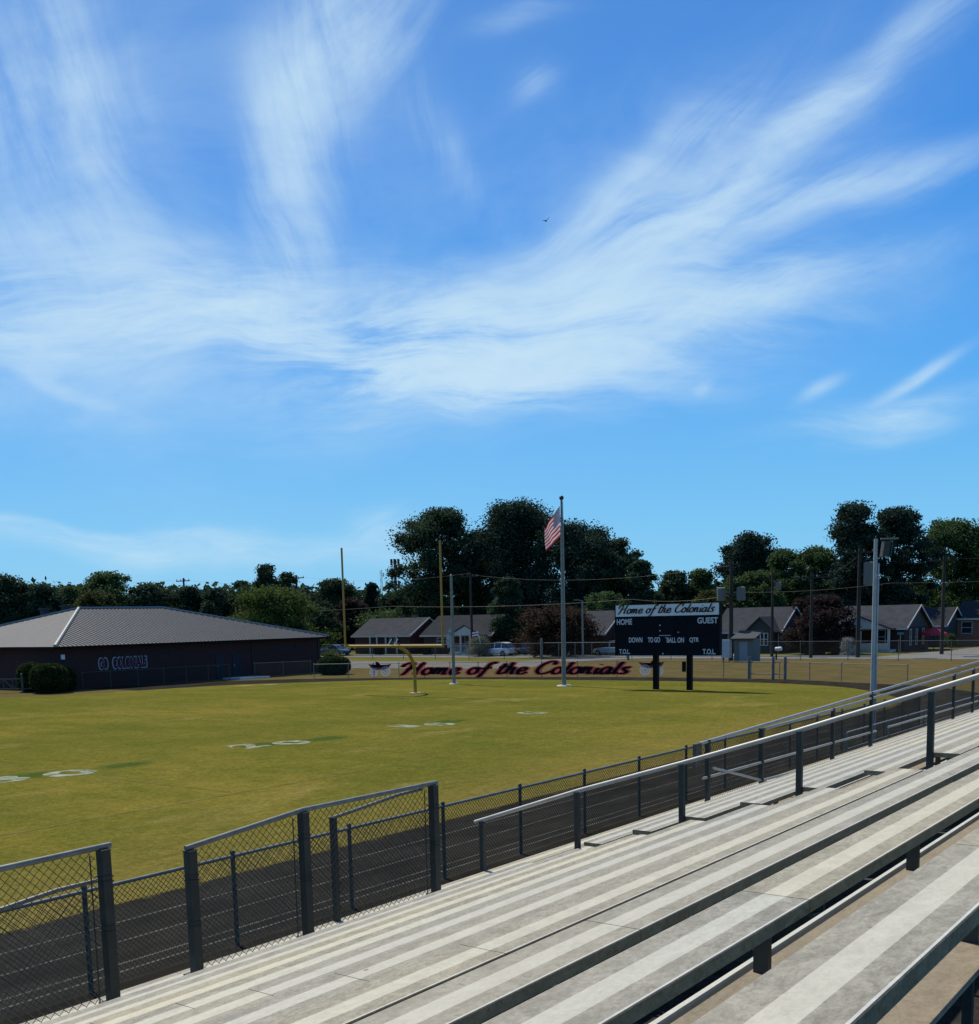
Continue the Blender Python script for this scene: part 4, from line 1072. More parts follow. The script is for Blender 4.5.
# house 3
g = house('brick gabled house half hidden behind the rust coloured tree', -76.5, -66.0, 111.8, 119.3, 2.6, 5.0, M_brick2, M_shingle)
window(g,114.4,115.3,-66.0,0.9,2.3,1,1,'x'); MB().box(-70.3,-70.1,110.6,110.8,0,2.7).build('porch_column', M_trim, g)
window(g,-73.6,-72.4,111.8,0.9,2.2,2)
# house 4 (partly behind the scoreboard)
g = house('grey roofed house showing only its left end beside the scoreboard', -63.4, -56.0, 113.0, 120.5, 2.5, 4.7, M_brick, M_shingle)
window(g,-61.8,-60.6,113,0.9,2.2,2)
# house 5
g = house('brick house with dark front gable and white triple window behind the shed', -59.0+4.5, -46.9, 117.4, 125.2, 2.5, 4.95, M_siding, M_shingle, gablem=M_brick2)
xa, xb = onY(746,640,115.6).x, onY(773,640,115.6).x
mb = MB(); mb.box(xa+.2,xb-.2,115.8,117.397,0,2.45); mb.prism([(xa,115.8,2.45),(xb,115.8,2.45),((xa+xb)/2,115.8,3.8)], (0,2.0,0)); mb.build('front_gable', M_siding, g)
mb = MB(); xm = (xa+xb)/2
for a in (xa-.3, xb+.3): mb.prism([(a,115.5,2.2),(xm,115.5,3.9),(xm,115.5,4.05),(a,115.5,2.36)], (0,4.4,0))
mb.build('gable_roof', M_shingle, g)
window(g, xa+1.2, xb-0.7, 115.8, 0.95, 2.2, 3); window(g,120.2,121.2,-46.9,0.9,2.4,1,1,'x'); window(g,-54,-53,117.4,0.9,2.2,1)
mb = MB(); mb.box(-50.6,-49.8,117.0,117.5,0.03,2.2); mb.build('door', mat('teal_paint',(0.05,0.16,0.2),0.6), g)
MB().tube([(-46.95,117.2,0.05),(-46.95,117.2,2.45)], 0.05, 6).build('downpipe', M_trim, g)
# house 6
g = house('house with broad white pediment porch and dark side gable behind the floodlight pole', -45.6, -34.4, 120.6, 130.0, 2.6, 4.85, M_brick, M_shingle, gablem=M_siding)
porch(g, -41.6, -35.3, 120.6, 2.0, 2.5, 3.75, 3, M_trim, False)
for k, y in enumerate((122.6,124.9,127.4)): window(g, y, y+0.55, -34.4, 0.7, 2.3, 1, 1, 'x')
window(g,-40.6,-39.3,120.6,0.9,2.3,2); window(g,-37.4,-36.4,120.6,0.9,2.3,1)
mb = MB(); mb.box(-41.5,-35.4,118.4,118.5,0.3,1.0); mb.build('porch_wall', M_conc, g)
# rear wing and house 7
g = house('low house with dark roof tucked behind the white porch house', onY(925,640,135).x-4, onY(944,640,135).x, 135.0, 143.0, 2.6, 4.5, M_siding, M_shingle2)
g = house('orange brick house with grey roof at the right edge of the street', onY(956,640,141).x, onY(956,640,141).x+14, 141.0, 149.5, 3.3, 5.2, M_brick3, M_shingle2)
xw = onY(966,640,141).x; window(g,xw-.5,xw+.6,141,1.5,2.8,1); window(g,-24.0,-22.6,141,1.4,2.7,2); window(g,-27.6,-26.9,141,1.4,2.7,1)

# ------------------------------------------------------------------ cars parked along the street
def car(label, x, y, rz, paint, suv=True, L=4.6, Wd=1.82, Hc=1.66):
    g = thing('parked_car', label, 'car', (x,y,0), 'cars parked in front of the houses', rz)
    # stations along the length: x, z_bottom, z_belt, half width
    st = [(-.5,.50,.72,.70),(-.485,.36,.92,.80),(-.40,.28,.98,.9),(-.2,.24,.97,.91),(.05,.24,.95,.91),(.22,.24,.93,.91),(.30,.25,.90,.9),(.42,.28,.80,.86),(.48,.36,.68,.78),(.5,.45,.60,.70)]
    mb = MB(); rings = []
    for (sx, zb, zt, hw_) in st:
        i = len(mb.v); h2 = hw_*Wd/1.82
        for (yy, zz) in ((-h2*.86,zb),(-h2,zb+.16),(-h2,zt-.10),(-h2*.93,zt),(0,zt+.03),(h2*.93,zt),(h2,zt-.10),(h2,zb+.16),(h2*.86,zb)): mb.v.append((sx*L,yy,zz))
        rings.append(range(i,i+9))
    for a, b in zip(rings, rings[1:]):
        for j in range(9): mb.f.append((a[j],a[(j+1)%9],b[(j+1)%9],b[j])); mb.mi.append(0)
    for r_, rv in ((rings[0],0),(rings[-1],1)): mb.f.append(tuple(r_)); mb.mi.append(0)
    # roof and pillars
    top = [(-.47,.95,.80,),(-.36,Hc-.10,.66),(-.25,Hc,.64),(.02,Hc-.01,.64),(.12,Hc-.10,.66),(.28,.92,.80)] if suv else [(-.36,.97,.78),(-.22,Hc-.12,.62),(-.1,Hc,.6),(.04,Hc,.6),(.12,Hc-.1,.62),(.29,.92,.8)]
    i0 = len(mb.v)
    for (sx, z, hw_) in top: mb.v += [(sx*L,-hw_,z),(sx*L,hw_,z)]
    for k in range(1, len(top)-2):
        a = i0+2*k; mb.f.append((a,a+1,a+3,a+2)); mb.mi.append(0)
    # thin pillars between glass
    body = mb.build('body', paint, g, smooth=True)
    def P(k, s, inset=0.0): t_ = top[k]; return Vector((t_[0]*L, s*(t_[2]+inset), t_[1]))
    gl = MB()
    gl.quad(P(0,-1),P(0,1),P(1,1),P(1,-1)); gl.quad(P(4,-1),P(4,1),P(5,1),P(5,-1))
    for s in (-1,1):
        lo = [Vector((top[k][0]*L, s*.83, .965)) for k in range(6)]
        gl.quad(P(0,s), P(1,s), lo[1])
        for k in range(1,4): gl.quad(lo[k],lo[k+1],P(k+1,s),P(k,s))
        gl.quad(lo[4],P(5,s),P(4,s))
    gl.build('window', M_glass, g)
    pl = MB()
    for s in (-1,1):
        for fx in (-.27,-.06):
            pl.prism([(fx*L,s*.845,.95),(fx*L+.1,s*.845,.95),(fx*L+.1,s*.665,Hc-.03),(fx*L,s*.665,Hc-.03)],(0,s*.012,0))
    pl.build('pillar', paint, g)
    for sx in (-.31,.31):
        for s in (-1,1):
            w = MB().tube([(sx*L,s*(Wd/2-.2),.34),(sx*L,s*(Wd/2+.015),.34)],.34,16).build('wheel',M_rubber,g,smooth=True)
            MB().tube([(sx*L,s*(Wd/2+.0),.34),(sx*L,s*(Wd/2+.03),.34)],.21,12).build('rim',M_galv,w)
    for s in (-1,1):
        MB().cbox((.478*L,s*.58,.66),(.14,.34,.14)).build('headlight',M_glass,g)
        MB().cbox((-.487*L,s*.62,.78),(.06,.2,.2)).build('tail_light',M_red,g)
    return g
P_white = mat('white_car_paint',(0.62,0.66,0.70),0.25,spec=0.5); P_grey = mat('grey_car_paint',(0.10,0.11,0.12),0.3,0.3,spec=0.5)
P_blue = mat('pale_blue_car_paint',(0.42,0.52,0.60),0.25,0.2,spec=0.5); P_dblue = mat('dark_blue_car_paint',(0.05,0.11,0.20),0.25,0.3,spec=0.5)
c1 = gp(495,656.2); car('white car parked beside the flowering bush, nose to the left', c1.x, c1.y+0.4, R_(180), P_white, True, 4.8)
c2 = at(519,655.0,132); car('dark grey car half hidden behind the white car', c2.x+0.6, c2.y+1.6, R_(178), P_grey, True, 4.5)
c3 = gp(610,655.6); car('pale blue hatchback half hidden by the scoreboard', c3.x, c3.y+0.4, R_(180), P_blue, True, 4.3)
c4 = at(335,650.0,150); car('dark blue car left of the goal post at the far end of the street', c4.x, c4.y, R_(0), P_dblue, False, 4.6, Hc=1.5)

# ------------------------------------------------------------------ utility poles, masts, wires
TOPS = {}
def utility(key, label, x, y, h, r=0.15, arm=2.2, boxes=(), armz=0.5, ang=0.0, group='wooden utility poles'):
    g = thing('utility_pole', label, 'utility pole', (x,y,0), group, ang)
    MB().tube([(0,0,0),(0,0,h*.5),(0,0,h)],[r*1.15,r,r*.75],10).build('pole',M_pole,g,smooth=True)
    if arm:
        mb = MB(); mb.box(-arm/2,arm/2,-.14-r*.3,-.02-r*.3,h-armz,h-armz+.13); a = mb.build('crossarm',M_pole,g)
        mb = MB()
        for k in range(4): mb.tube([(-arm/2+.1+k*(arm-.2)/3,-.1-r*.3,h-armz+.13),(-arm/2+.1+k*(arm-.2)/3,-.1-r*.3,h-armz+.34)],.05,6)
        mb.build('insulator',M_grey,a)
    for (dx, z, w, hh) in boxes:
        MB().tube([(dx,-.05,z-hh/2),(dx,-.05,z-hh/2+.06),(dx,-.05,z+hh/2-.08),(dx,-.05,z+hh/2)],[w*.42,w*.5,w*.5,w*.3],12).build('transformer',M_grey,g,smooth=True)
        mb = MB(); mb.box(min(0,dx),max(0,dx),-.08,0.0,z-.05,z+.05); mb.build('bracket',M_dsteel,g)
    TOPS[key] = Vector((x,y,h)); return g
def base_at(px, d): p = at(px, 640, d); return p.x, p.y
def toph(px, py, d): return at(px, py, d).z
for key, px, py, d, kw, lab in (
  ('a',187,578,170,dict(arm=2.6,r=.17),'wooden utility pole with crossarm standing beyond the middle of the field-house roof'),
  ('b',299,575,165,dict(arm=3.0,r=.2,boxes=((-.55,0,.7,1.5),)),'wooden utility pole with transformer rising beside the tall thin trees'),
  ('c',472,573,140,dict(arm=2.4,r=.16),'dark utility pole in front of the big oak, between both flagpoles'),
  ('d',731,560,108,dict(arm=1.4,r=.2,boxes=((-.85,0,.75,1.15),(.85,0,.75,1.15))),'utility pole with two white transformers beside the grey shed'),
  ('e',772,572,116,dict(arm=0,r=.14,boxes=((.5,0,.5,.7),)),'slim utility pole with a single small box in front of the gabled house'),
  ('f',811,573,112,dict(arm=3.4,r=.15),'utility pole with wide crossarm in front of the purple tree'),
  ('g',858,548,112,dict(arm=2.6,r=.19,boxes=((.55,0,.8,1.7),)),'utility pole with crossarm and large grey transformer left of the floodlight pole'),
  ('h',942,556,118,dict(arm=2.6,r=.17),'dark utility pole in front of the pale oak near the right edge')):
    x, y = base_at(px, d); h = toph(px, py, d)
    if key == 'b': kw['boxes'] = ((-.55, toph(px,590,d), .7, 1.5),)
    if key == 'd': kw['boxes'] = tuple((s, toph(px,594,d), .85, 1.3) for s in (-.95,.95))
    if key == 'e': kw['boxes'] = ((.6, toph(px,586,d), .55, .8),)
    if key == 'g': kw['boxes'] = ((.85, toph(px,574,d), .95, 2.2),)
    utility(key, lab, x, y, h, ang=R_(8), **kw)
def wire(label, pts, sag, r=0.007, n=14):
    mb = MB()
    for a, b in zip(pts, pts[1:]):
        a = Vector(a); b = Vector(b); p = []
        for k in range(n+1):
            t_ = k/n; q = a.lerp(b, t_); q.z -= sag*4*t_*(1-t_); p.append(q)
        mb.tube(p, r, 4, cap=False)
    o = mb.build('power_line', M_dsteel); return tag(o, label, 'power line', 'overhead power lines')
def top(k, dz=-.2): return TOPS[k]+Vector((0,0,dz))
wire('thin power line strung between the two far left utility poles', [top('a')+Vector((-60,-20,1)), top('a'), top('b'), top('c')+Vector((0,0,.2))], 0.8)
wire('power line from the dark pole by the oak to the transformer pole', [top('c'), top('d',-.5)], 1.0)
wire('power line running along the right row of poles past the floodlight', [top('d',-1.2), top('f'), top('g',-.6), top('h'), top('h')+Vector((40,10,0))], 0.6)
wire('low cable hanging in front of the houses, left of the scoreboard', [(-135,112,6.6),(-92,104.3,6.3),(-58,104.2,6.2),(-47,103.5,6.2)], 0.35, 0.013)
wire('low cable hanging in front of the roofs, right of the scoreboard', [(-47,103.5,6.6),(-31.0,104,6.9),(0,104,7.2)], 0.3, 0.013)
# slim grey lamp pole and short poles behind the lettering
lp = gp(583,658.5); g = thing('lamp_pole', 'slim pale lamp pole standing between the driveway and the pale blue hatchback', 'lamp pole')
MB().tube([(lp.x,lp.y,0),(lp.x,lp.y,6.2)],[.12,.08],10).build('pole',M_galv,g,smooth=True)
MB().tube([(lp.x,lp.y,6.15),(lp.x-.5,lp.y-.2,6.3)],.05,6).build('arm',M_galv,g); MB().cbox((lp.x-.6,lp.y-.24,6.28),(.45,.22,.12)).build('lamp_head',M_grey,g)
# masts far away
x, y = base_at(397.5,330); h = toph(397,560,330)
g = thing('cell_tower', 'dark monopole cell tower with antenna arrays beside the oak', 'tower', (x,y,0))
MB().tube([(0,0,0),(0,0,h)],[.5,.35],10).build('mast',M_siding,g,smooth=True)
for k, z in enumerate((h-.6,h-4.0,h-7.0)):
    mb = MB()
    for a in range(6):
        an = a*math.pi/3; mb.box(1.2*math.cos(an)-.17,1.2*math.cos(an)+.17,1.2*math.sin(an)-.17,1.2*math.sin(an)+.17,z-.9,z+.9); mb.tube([(0,0,z),(1.2*math.cos(an),1.2*math.sin(an),z)],.08,4)
    mb.build('antenna_array',M_siding,g)
x, y = base_at(383.5,700); h = toph(383,570,700)
g = thing('lattice_mast', 'faint thin lattice radio mast on the horizon left of the cell tower', 'tower', (x,y,0))
mb = MB()
for a in range(3):
    an = a*2.094; mb.tube([(1.0*math.cos(an),1.0*math.sin(an),0),(.7*math.cos(an),.7*math.sin(an),h)],.13,4)
for k in range(24):
    a, b = k*2.094, (k+1)*2.094; mb.tube([(.9*math.cos(a),.9*math.sin(a),k*h/24),(.9*math.cos(b),.9*math.sin(b),(k+1)*h/24)],.09,3)
mb.build('lattice',M_grey,g)

# ------------------------------------------------------------------ small things between track and houses
p = gp(743.5,662); g = thing('shed', 'small grey utility shed with dark sloping roof beside the transformer pole', 'shed')
mb = MB(); mb.box(p.x-.95,p.x+.95,p.y,p.y+1.6,0,2.1); mb.build('wall',M_grey,g)
mb = MB(); mb.prism([(p.x-1.2,p.y-.3,2.05),(p.x-1.2,p.y+1.9,2.75),(p.x-1.2,p.y+1.9,2.87),(p.x-1.2,p.y-.3,2.17)],(2.4,0,0)); mb.build('roof',M_siding,g)
mb = MB(); mb.box(p.x-.4,p.x+.4,p.y-.03,p.y-.004,.05,1.85); mb.build('door',mat('grey_door_paint',(.24,.26,.27),.7),g)
p = gp(726.5,662); g = thing('utility_cabinet', 'pale grey electrical cabinet on short legs below the two transformers', 'cabinet')
mb = MB(); mb.box(p.x-.42,p.x+.42,p.y-.3,p.y+.2,.38,2.05); mb.build('box',mat('pale_cabinet_paint',(.45,.46,.47),.6,var=.1),g)
mb = MB()
for s in (-.3,.3): mb.box(p.x+s-.06,p.x+s+.06,p.y-.1,p.y+.05,0,.38)
mb.build('leg',M_dsteel,g)
p = gp(776,659.8); g = thing('mailbox', 'white mailbox with rounded top on a post at the kerb', 'mailbox')
mb = MB(); mb.tube([(p.x-.1,p.y+.1,1.0),(p.x+.5,p.y+.1,1.05)],.2,10); mb.build('box',M_white,g,smooth=True); MB().box(p.x-.06,p.x+.06,p.y,p.y+.12,0,1.0).build('post',M_pole,g)
for px, lab in ((379,'dark wheeled bin at the kerb below the left end of the crossbar'),(427,'dark wheeled bin at the kerb left of the shorter flagpole')):
    p = gp(px,655.4); g = thing('trash_bin', lab, 'bin', (p.x,p.y,0), 'bins at the kerb')
    MB().prism([(-.4,-.35,.08),(.4,-.35,.08),(.48,-.42,1.15),(-.48,-.42,1.15)],(0,.8,0)).build('body',M_black,g)
    MB().prism([(-.52,-.46,1.15),(.52,-.46,1.15),(.5,-.4,1.27),(-.5,-.4,1.27)],(0,.9,0)).build('lid',M_siding,g)
    mb = MB()
    for s in (-.36,.36): mb.tube([(s,.42,.14),(s+.07,.42,.14)],.14,10)
    mb.build('wheel',M_rubber,g)
# trailer behind the gate
p = gp(542,655.0); g = thing('utility_trailer', 'small flatbed trailer with yellow rails and a white box behind the driveway gate', 'trailer', (p.x,p.y,0))
MB().box(-1.9,1.9,-.9,.9,.5,.62).build('bed',M_siding,g)
mb = MB()
for x_ in (-1.8,-.6,.5,1.8): mb.box(x_-.05,x_+.05,-.9,-.8,.62,1.25)
mb.box(-1.9,1.9,-.9,-.82,1.2,1.28); mb.build('side_rail',M_yellow,g)
MB().box(.1,.85,-.5,.4,.62,1.5).build('cargo_box',M_white,g)
for x_ in (-.5,.5): MB().tube([(x_,-.98,.34),(x_,-.82,.34)],.34,14).build('wheel',M_rubber,g,smooth=True)
MB().tube([(-1.9,0,.55),(-3.1,0,.5)],.06,6).build('tow_bar',M_dsteel,g)
# red garden parasol between the right houses
p = at(934,632,131); g = thing('parasol', 'red garden parasol open between the two right hand houses', 'parasol', (p.x,p.y,0))
zt = at(934,626.5,131).z
MB().tube([(0,0,0),(0,0,zt)],.05,8).build('pole',M_pole,g)
mb = MB(); N = 8
for k in range(N):
    a, b = 2*math.pi*k/N, 2*math.pi*(k+1)/N; r_ = 1.45
    mb.quad((0,0,zt),(r_*math.cos(a),r_*math.sin(a),zt-.75),(r_*math.cos(b),r_*math.sin(b),zt-.75)); mb.quad((r_*math.cos(a),r_*math.sin(a),zt-.75),(r_*math.cos(b),r_*math.sin(b),zt-.75),(r_*math.cos(b),r_*math.sin(b),zt-.95),(r_*math.cos(a),r_*math.sin(a),zt-.95))
mb.build('canopy',mat('red_canvas',(.55,.06,.09),.8,trans=.4),g)
p = gp(891,654.0); g = thing('street_sign', 'small dark street sign on a thin post on the lawn before the white porch house', 'sign', (p.x+.9,p.y,0))
MB().tube([(0,0,0),(0,0,2.2)],.04,6).build('post',M_galv,g); MB().box(-.32,.32,-.03,.0,1.95,2.2).build('plate',mat('teal_sign',(.03,.16,.16),.5),g)
# small flag at the porch of house 2
g = thing('porch_flag', 'tiny striped flag on a slanted stick by the white porch', 'flag', (0,0,0))
p = at(478,634,122); mb = MB(); mb.tube([(p.x+.3,p.y,p.z-1.0),(p.x-.1,p.y,p.z+.35)],.03,6); mb.build('stick',M_white,g)
mb = MB(); 
for k in range(4):
    mb.m = k % 2; z0 = p.z-.28+k*.14; mb.prism([(p.x-.75,p.y-.1,z0-.12),(p.x+.05,p.y,z0),(p.x+.05,p.y,z0+.135),(p.x-.75,p.y-.1,z0+.02)],(0,.02,0))
mb.build('cloth',[M_red,M_white],g)

# ------------------------------------------------------------------ trees and shrubs
def leaf_cloud(centers, radii, per, size, rng, flat=0.85, core=0.35):
    n = int(len(centers)*per)
    idx = rng.integers(0, len(centers), n)
    d = rng.normal(size=(n,3)); d /= np.linalg.norm(d, axis=1)[:,None]
    rr = np.minimum(np.abs(rng.normal(size=n))*0.60+0.1, 1.28)
    c = centers[idx] + d*(radii[idx]*rr)[:,None]*np.array([1,1,flat])
    a = rng.normal(size=(n,3)); a[:,2] *= 0.7; a /= np.linalg.norm(a, axis=1)[:,None]
    b = np.cross(a, rng.normal(size=(n,3))); b /= np.linalg.norm(b, axis=1)[:,None]
    s = size*(0.6+0.8*rng.random(n))
    a *= s[:,None]*0.62; b *= s[:,None]*0.36
    v = np.stack([c-a, c+b*1.0-a*0.1, c+a, c-b*1.0+a*0.05], axis=1).reshape(-1,3)
    return v, n
def mesh_np(name, v, n, mt, parent=None):
    me = bpy.data.meshes.new(name); me.vertices.add(len(v)); me.vertices.foreach_set('co', v.astype(np.float32).ravel())
    me.loops.add(4*n); me.loops.foreach_set('vertex_index', np.arange(4*n, dtype=np.int32))
    me.polygons.add(n); me.polygons.foreach_set('loop_start', np.arange(0,4*n,4,dtype=np.int32)); me.polygons.foreach_set('loop_total', np.full(n,4,dtype=np.int32))
    me.materials.append(mt); me.update(calc_edges=True)
    o = bpy.data.objects.new(name, me); col.objects.link(o)
    if parent: o.parent = parent
    return o
def tree(name, label, cat, px, top, wpx, d, style, mt, seed, leaves=7000, size=None, group=None, base_frac=0.12, ztop=None):
    rng = np.random.default_rng(seed)
    x, y = base_at(px, d); H_ = toph(px, top, d); Wd = wpx*d/F*1.25
    g = thing(name, label, cat, (x,y,0), group)
    size = size or 0.0040*d
    C_, Rr = [], []
    zlo = H_*base_frac
    N = {'oak':120,'pine':110,'cone':80,'sparse':80,'shrub':26,'willow':90}[style]
    k = 0
    while len(C_) < N and k < 5000:
        k += 1
        t_ = rng.random()
        z = zlo+(H_-zlo)*t_
        if style == 'oak': prof = (math.sin(math.pi*min(1,(t_*0.88+0.10)))**0.55)
        elif style == 'pine': prof = (0.38+0.62*math.sin(math.pi*min(1,t_*0.8+0.14)))*(0.65+0.35*rng.random())
        elif style == 'cone': prof = (1-t_)**0.8*1.0+0.05
        elif style == 'sparse': prof = 0.35+0.65*math.sin(math.pi*t_*.85+.2)
        elif style == 'willow': prof = math.sqrt(max(0,1-(t_*1.0)**2.2))
        else: prof = math.sqrt(max(0,1-(t_-0.25)**2/0.58))
        an = rng.random()*2*math.pi; q = rng.random()**0.4*prof*(0.92+0.16*math.sin(3*an+seed))
        cr = Wd*rng.uniform(0.07,0.125)*(1.0 if style not in('cone',) else 0.8)
        if style == 'sparse': cr = Wd*rng.uniform(.10,.19)
        if style == 'shrub': cr = Wd*rng.uniform(.16,.24)
        if style == 'pine': cr = Wd*rng.uniform(0.075,0.13)
        if z+cr*0.9 > H_: z = H_-cr*0.9
        rad = max(0, q*Wd/2-cr*0.55)
        C_.append((rad*math.cos(an), rad*math.sin(an), max(z, cr*0.7))); Rr.append(cr)
    C_ = np.array(C_); Rr = np.array(Rr)
    v, n = leaf_cloud(C_, Rr, leaves*5.2/len(C_), size*0.43, rng, 0.8)
    mesh_np('crown', v, n, mt, g)
    mb = MB(); r0 = max(0.06, 0.018*H_+0.05)
    lean = rng.normal()*0.03*H_
    zt = H_*(0.8 if style in ('pine','cone') else 0.62)
    mb.tube([(0,0,0),(lean*.3,0,zt*.35),(lean*.7,lean*.3,zt*.7),(lean,lean*.4,zt)], [r0*1.25,r0,r0*.75,r0*.3], 8)
    for i in rng.choice(len(C_), min(12,len(C_)), replace=False):
        c = C_[i]; z0 = max(H_*.12, min(c[2]*.65, zt*.95)); f_ = z0/zt
        p0 = Vector((lean*f_, lean*.4*f_*f_, z0)); p1 = Vector(c)
        mb.tube([p0, p0.lerp(p1,.5)+Vector((0,0,-.04*H_*rng.random())), p1], [r0*.42,r0*.28,r0*.08], 5)
    mb.build('trunk', M_bark, g, smooth=True)
    return g
T = tree
tg = 'trees beyond the field house'
T('tree','dark round tree at the left edge of the skyline','tree',6,573,62,140,'oak',L_dark,1,7000,group=tg)
T('tree','low dark tree just right of the leftmost skyline tree','tree',43,583,52,138,'oak',L_dark,2,6000,group=tg)
T('tree','gappy thin tree over the roof vents of the field house','tree',70,585,34,150,'sparse',L_mid,3,3600,group=tg)
T('tree','tall mid green tree above the ridge corner of the field house','tree',112,572,58,150,'oak',L_mid,4,7000,group=tg)
T('tree','olive tree in front of the tall mid green one behind the roof ridge','tree',96,590,50,128,'oak',L_yel,5,4500,group=tg)
T('tree','broad dark tree left of the far utility pole behind the roof','tree',152,583,52,150,'oak',L_dark,6,6000,group=tg)
T('tree','dark tree right behind the far utility pole above the roof','tree',192,586,48,152,'oak',L_dark,7,6000,group=tg)
T('tree','small dark tree above the right end of the roof ridge','tree',222,588,36,148,'oak',L_dark,8,5000,group=tg)
T('tree','dark bushy tree left of the tall thin pair','tree',244,581,36,150,'oak',L_dark,9,5000,group=tg)
T('tree','tall thin gappy tree, left and taller of the slim pair over the roof','tree',267,564,24,150,'sparse',L_dark,10,3600,group=tg,base_frac=.3)
T('tree','slim gappy tree beside the transformer pole','tree',288,572,26,150,'sparse',L_dark,11,3600,group=tg,base_frac=.3)
T('tree','bright green spreading tree behind the right slope of the field-house roof','tree',272,586,96,116,'willow',L_bright,12,9000,group=tg)
tg2 = 'trees beside the goal post'
T('tree','round dark tree left of the left goal post upright','tree',334,579,54,188,'oak',L_dark,13,6500,group=tg2)
T('tree','reddish brown tree just right of the left goal post upright','tree',352,598,36,180,'oak',L_purple,14,4000,group=tg2)
T('tree','pointed dark conifer between the goal post uprights','tree',374,583,36,190,'cone',L_pine,15,4500,group=tg2)
T('tree','dark tree below the cell tower','tree',397,592,40,185,'oak',L_dark,16,4500,group=tg2)
T('tree','low light green tree behind the left brick house','tree',396,609,80,174,'oak',L_mid,17,6000,group=tg2)
T('tree','dark tree filling the gap between the field house and the left goal post','tree',312,606,50,172,'oak',L_dark,18,5000,group=tg2)
tg3 = 'big trees in the centre of the skyline'
T('tree','great broad oak, left of the central clump, with the right goal post upright in front','tree',439,508,88,172,'oak',L_dark,20,15000,group=tg3,base_frac=.2)
T('tree','tallest dark pine of the central clump, left of the tall flagpole','tree',521,500,112,168,'pine',L_pine,21,17000,group=tg3,base_frac=.2)
T('tree','wide dark pine on the right shoulder of the central clump','tree',580,519,92,160,'pine',L_pine,22,14000,group=tg3,base_frac=.15)
T('tree','lower dark tree on the right slope of the central clump','tree',616,538,62,158,'oak',L_dark,23,9000,group=tg3)
T('tree','dark tree filling between the great oak and the tallest pine','tree',480,530,72,178,'oak',L_dark,24,9000,group=tg3)
T('tree','small pointed conifer at the right foot of the central clump','tree',622,548,22,160,'cone',L_pine,25,3500,group=tg3)
T('tree','rounded dark tree ending the central clump on the right','tree',640,560,36,152,'oak',L_dark,26,5500,group=tg3)
T('tree','dark columnar evergreen in front of the great oak and the dark utility pole','tree',509,577,40,142,'willow',L_dark,27,7500,group=tg3)
T('tree','sparse rust brown tree behind the driveway gate','tree',557,606,78,126,'oak',L_red,28,6500,group=tg3)
T('tree','light green tree just left of the scoreboard header','tree',606,592,50,140,'oak',L_mid,29,5500,group=tg3)
tg4 = 'trees right of the scoreboard'
T('tree','dark round tree above the right end of the scoreboard header','tree',674,571,44,165,'oak',L_dark,30,6000,group=tg4)
T('tree','mid green tree between the scoreboard and the round crowned pine','tree',700,569,40,165,'oak',L_mid,31,6000,group=tg4)
T('tree','olive green tree behind the transformer pole','tree',712,590,46,145,'oak',L_yel,32,4500,group=tg4)
T('tree','round crowned tall pine standing clear above the right hand trees','tree',747,532,60,176,'pine',L_pine,33,9000,group=tg4,base_frac=.45)
T('tree','mid green tree below the round crowned pine','tree',752,572,58,150,'oak',L_mid,34,8000,group=tg4)
T('tree','leafy green tree in the middle of the right hand row','tree',782,549,56,152,'oak',L_mid,35,8500,group=tg4)
T('tree','leafy green tree left of the tallest right hand pine','tree',815,546,56,152,'oak',L_mid,36,8500,group=tg4)
T('tree','tallest right hand pine with dense dark crown','tree',854,501,66,150,'pine',L_pine,37,13000,group=tg4)
T('tree','broad dark pine behind the floodlight','tree',897,507,62,152,'pine',L_pine,38,14000,group=tg4)
T('tree','pale leafy oak near the right edge','tree',950,519,76,166,'oak',L_mid,39,13000,group=tg4)
T('tree','leafy tree cut by the right edge of the skyline','tree',992,527,60,166,'oak',L_mid,40,9000,group=tg4)
T('tree','purple brown round tree between the gabled house and the white porch house','tree',822,595,62,121,'oak',L_purple,41,8500,group=tg4,base_frac=.05)
# far-off wood reading as one dark mass behind everything
rng = np.random.default_rng(99); C_, Rr = [], []
for px in range(-60, 1060, 7):
    d = 205+rng.random()*30; x, y = base_at(px, d); h_ = toph(px, 592+rng.uniform(-5,10) + (-2 if px < 420 else -6 if px > 640 else 0), d)
    for k in range(9): C_.append((x+rng.normal()*2.2, y+rng.normal()*2.2, h_*(0.10+0.86*k/8))); Rr.append(1.9)
v, n = leaf_cloud(np.array(C_), np.array(Rr), 44, 0.95, rng)
o = mesh_np('distant_wood', v, n, L_dark); tag(o, 'dark far-off wood closing the horizon behind the trees and houses', 'wood', kind='stuff')
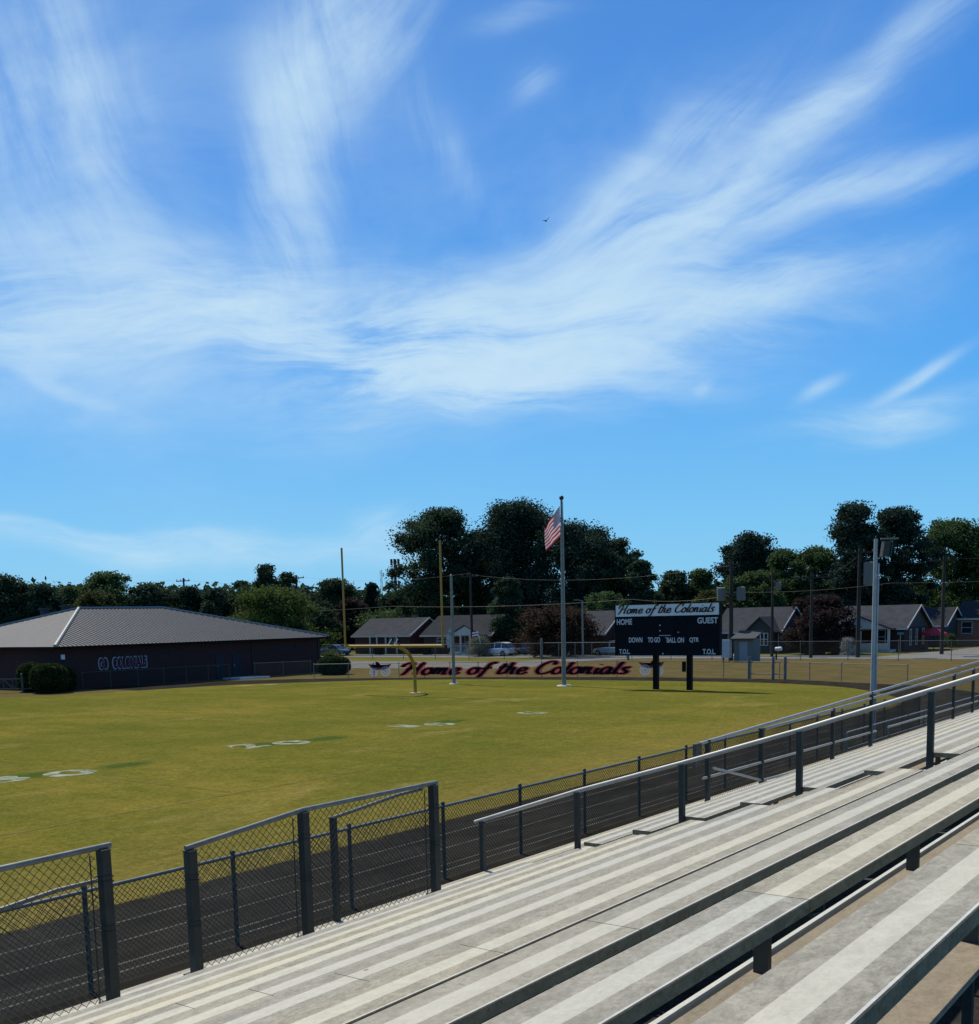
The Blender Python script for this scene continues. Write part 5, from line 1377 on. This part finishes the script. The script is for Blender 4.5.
# shrubs
def shrub(label, px, top, wpx, basepx, mt, seed, leaves=2600, name='shrub', size=0.16, group=None, cat='shrub'):
    p = gp(px, basepx); d = math.hypot(p.x, p.y)
    return tree(name, label, cat, px, top, wpx, d, 'shrub', mt, seed, leaves, size, group, 0.0)
M_flower = leafm('pale_blossom_leaf', (0.20,0.22,0.16))
sg = 'clipped round bushes by the field house'
def clipped(label, px, top, wpx, basepx, seed):
    p = gp(px, basepx) if not isinstance(basepx, tuple) else (onY(px, 690, basepx[1]) if basepx[0] == 'y' else onX(px, 690, basepx[1])); p.z = 0; d = math.hypot(p.x, p.y); rng = np.random.default_rng(seed)
    H_ = toph(px, top, d); Wd = wpx*d/F
    g = thing('clipped_bush', label, 'bush', (p.x,p.y,0), sg)
    n = 6000; u = rng.normal(size=(n,3)); u /= np.linalg.norm(u, axis=1)[:,None]
    e = np.abs(u)**0.75*np.sign(u)
    c = e*np.array([Wd/2,Wd/2,H_/2*1.02])*(0.9+0.1*rng.random(n))[:,None]+np.array([0,0,H_/2])
    a = rng.normal(size=(n,3)); a /= np.linalg.norm(a,axis=1)[:,None]; b = np.cross(a,rng.normal(size=(n,3))); b /= np.linalg.norm(b,axis=1)[:,None]
    a *= .13; b *= .09
    v = np.stack([c-a,c+b,c+a,c-b],axis=1).reshape(-1,3); v[:,2] = np.maximum(v[:,2],.02)
    mesh_np('foliage', v, n, L_hedge, g)
    MB().tube([(0,0,0),(0,0,H_*.5)],[.12,.05],6).build('stem',M_bark,g)
    return g
clipped('round clipped bush nearest the left gate, partly behind its neighbour', 33, 663.5, 24, ('y',44.4), 51)
clipped('largest round clipped bush in front of the field-house corner', 50, 664, 31, ('y',44.0), 52)
clipped('low dark clipped bush at the right of the bush row', 67, 668, 16, ('x',-71.7), 53)
p = gp(335,677)
clipped('wide clipped hedge at the right end of the field house', 334, 657, 30, 674.5, 54)
shrub('pale flowering bush beside the white car and the white porch', 479, 635.5, 25, 656.5, M_flower, 61, 4200)
shrub('small bush under the yellow green awning stand-in left of the pale blue hatchback', 603, 643, 16, 654.5, L_mid, 62, 1500)
shrub('yellow green rounded shrub shape standing in for an awning above the pale blue hatchback', 611, 637, 20, 652, L_bright, 63, 1800)  # leafy shape put in place of a small yellowish awning
shrub('white flowering shrub at the left corner of the white porch', 848, 637, 14, 656.5, mat('white_blossom',(.30,.30,.27),.7,island=.7), 64, 1300)
shrub('dark low shrub with reddish leaves left of the white flowering shrub', 838, 645, 18, 655.5, L_red, 65, 1200)
shrub('small dark shrub below the purple brown tree', 815, 646, 18, 655, L_dark, 66, 1200)
shrub('small green shrub in front of the orange brick house', 951, 633, 12, 648, L_bright, 67, 900)
shrub('dark shrub against the front of the gabled house', 763, 645, 16, 653, L_dark, 68, 1000)

# ------------------------------------------------------------------ bird
p = at(546,221,60)
g = thing('bird', 'small dark bird gliding in the sky above the flagpole', 'bird', tuple(p))
b = MB()
b.tube([(-.26,0,.02),(-.16,0,.0),(0,0,0),(.14,0,.01),(.22,0,.02),(.27,0,.02)],[.035,.06,.085,.065,.045,.008],8).build('body',M_black,g,smooth=True)
for s, pts in ((1,[(.1,.0),(.16,.25),(.05,.55),(-.1,.3),(-.12,.0)]),(-1,[(.1,.0),(.16,.25),(.05,.55),(-.1,.3),(-.12,.0)])):
    P = []
    for (x_, y_) in pts: P.append(Vector((x_*.8-(.35 if s > 0 else 0.3)*y_, s*y_*.75, .03+y_*(.75 if s > 0 else .1))))
    MB().prism(P,(0,0,.015)).build('wing',M_black,g)
g.rotation_euler = (0,0,R_(-55)); g.scale = (0.45,0.45,0.45)
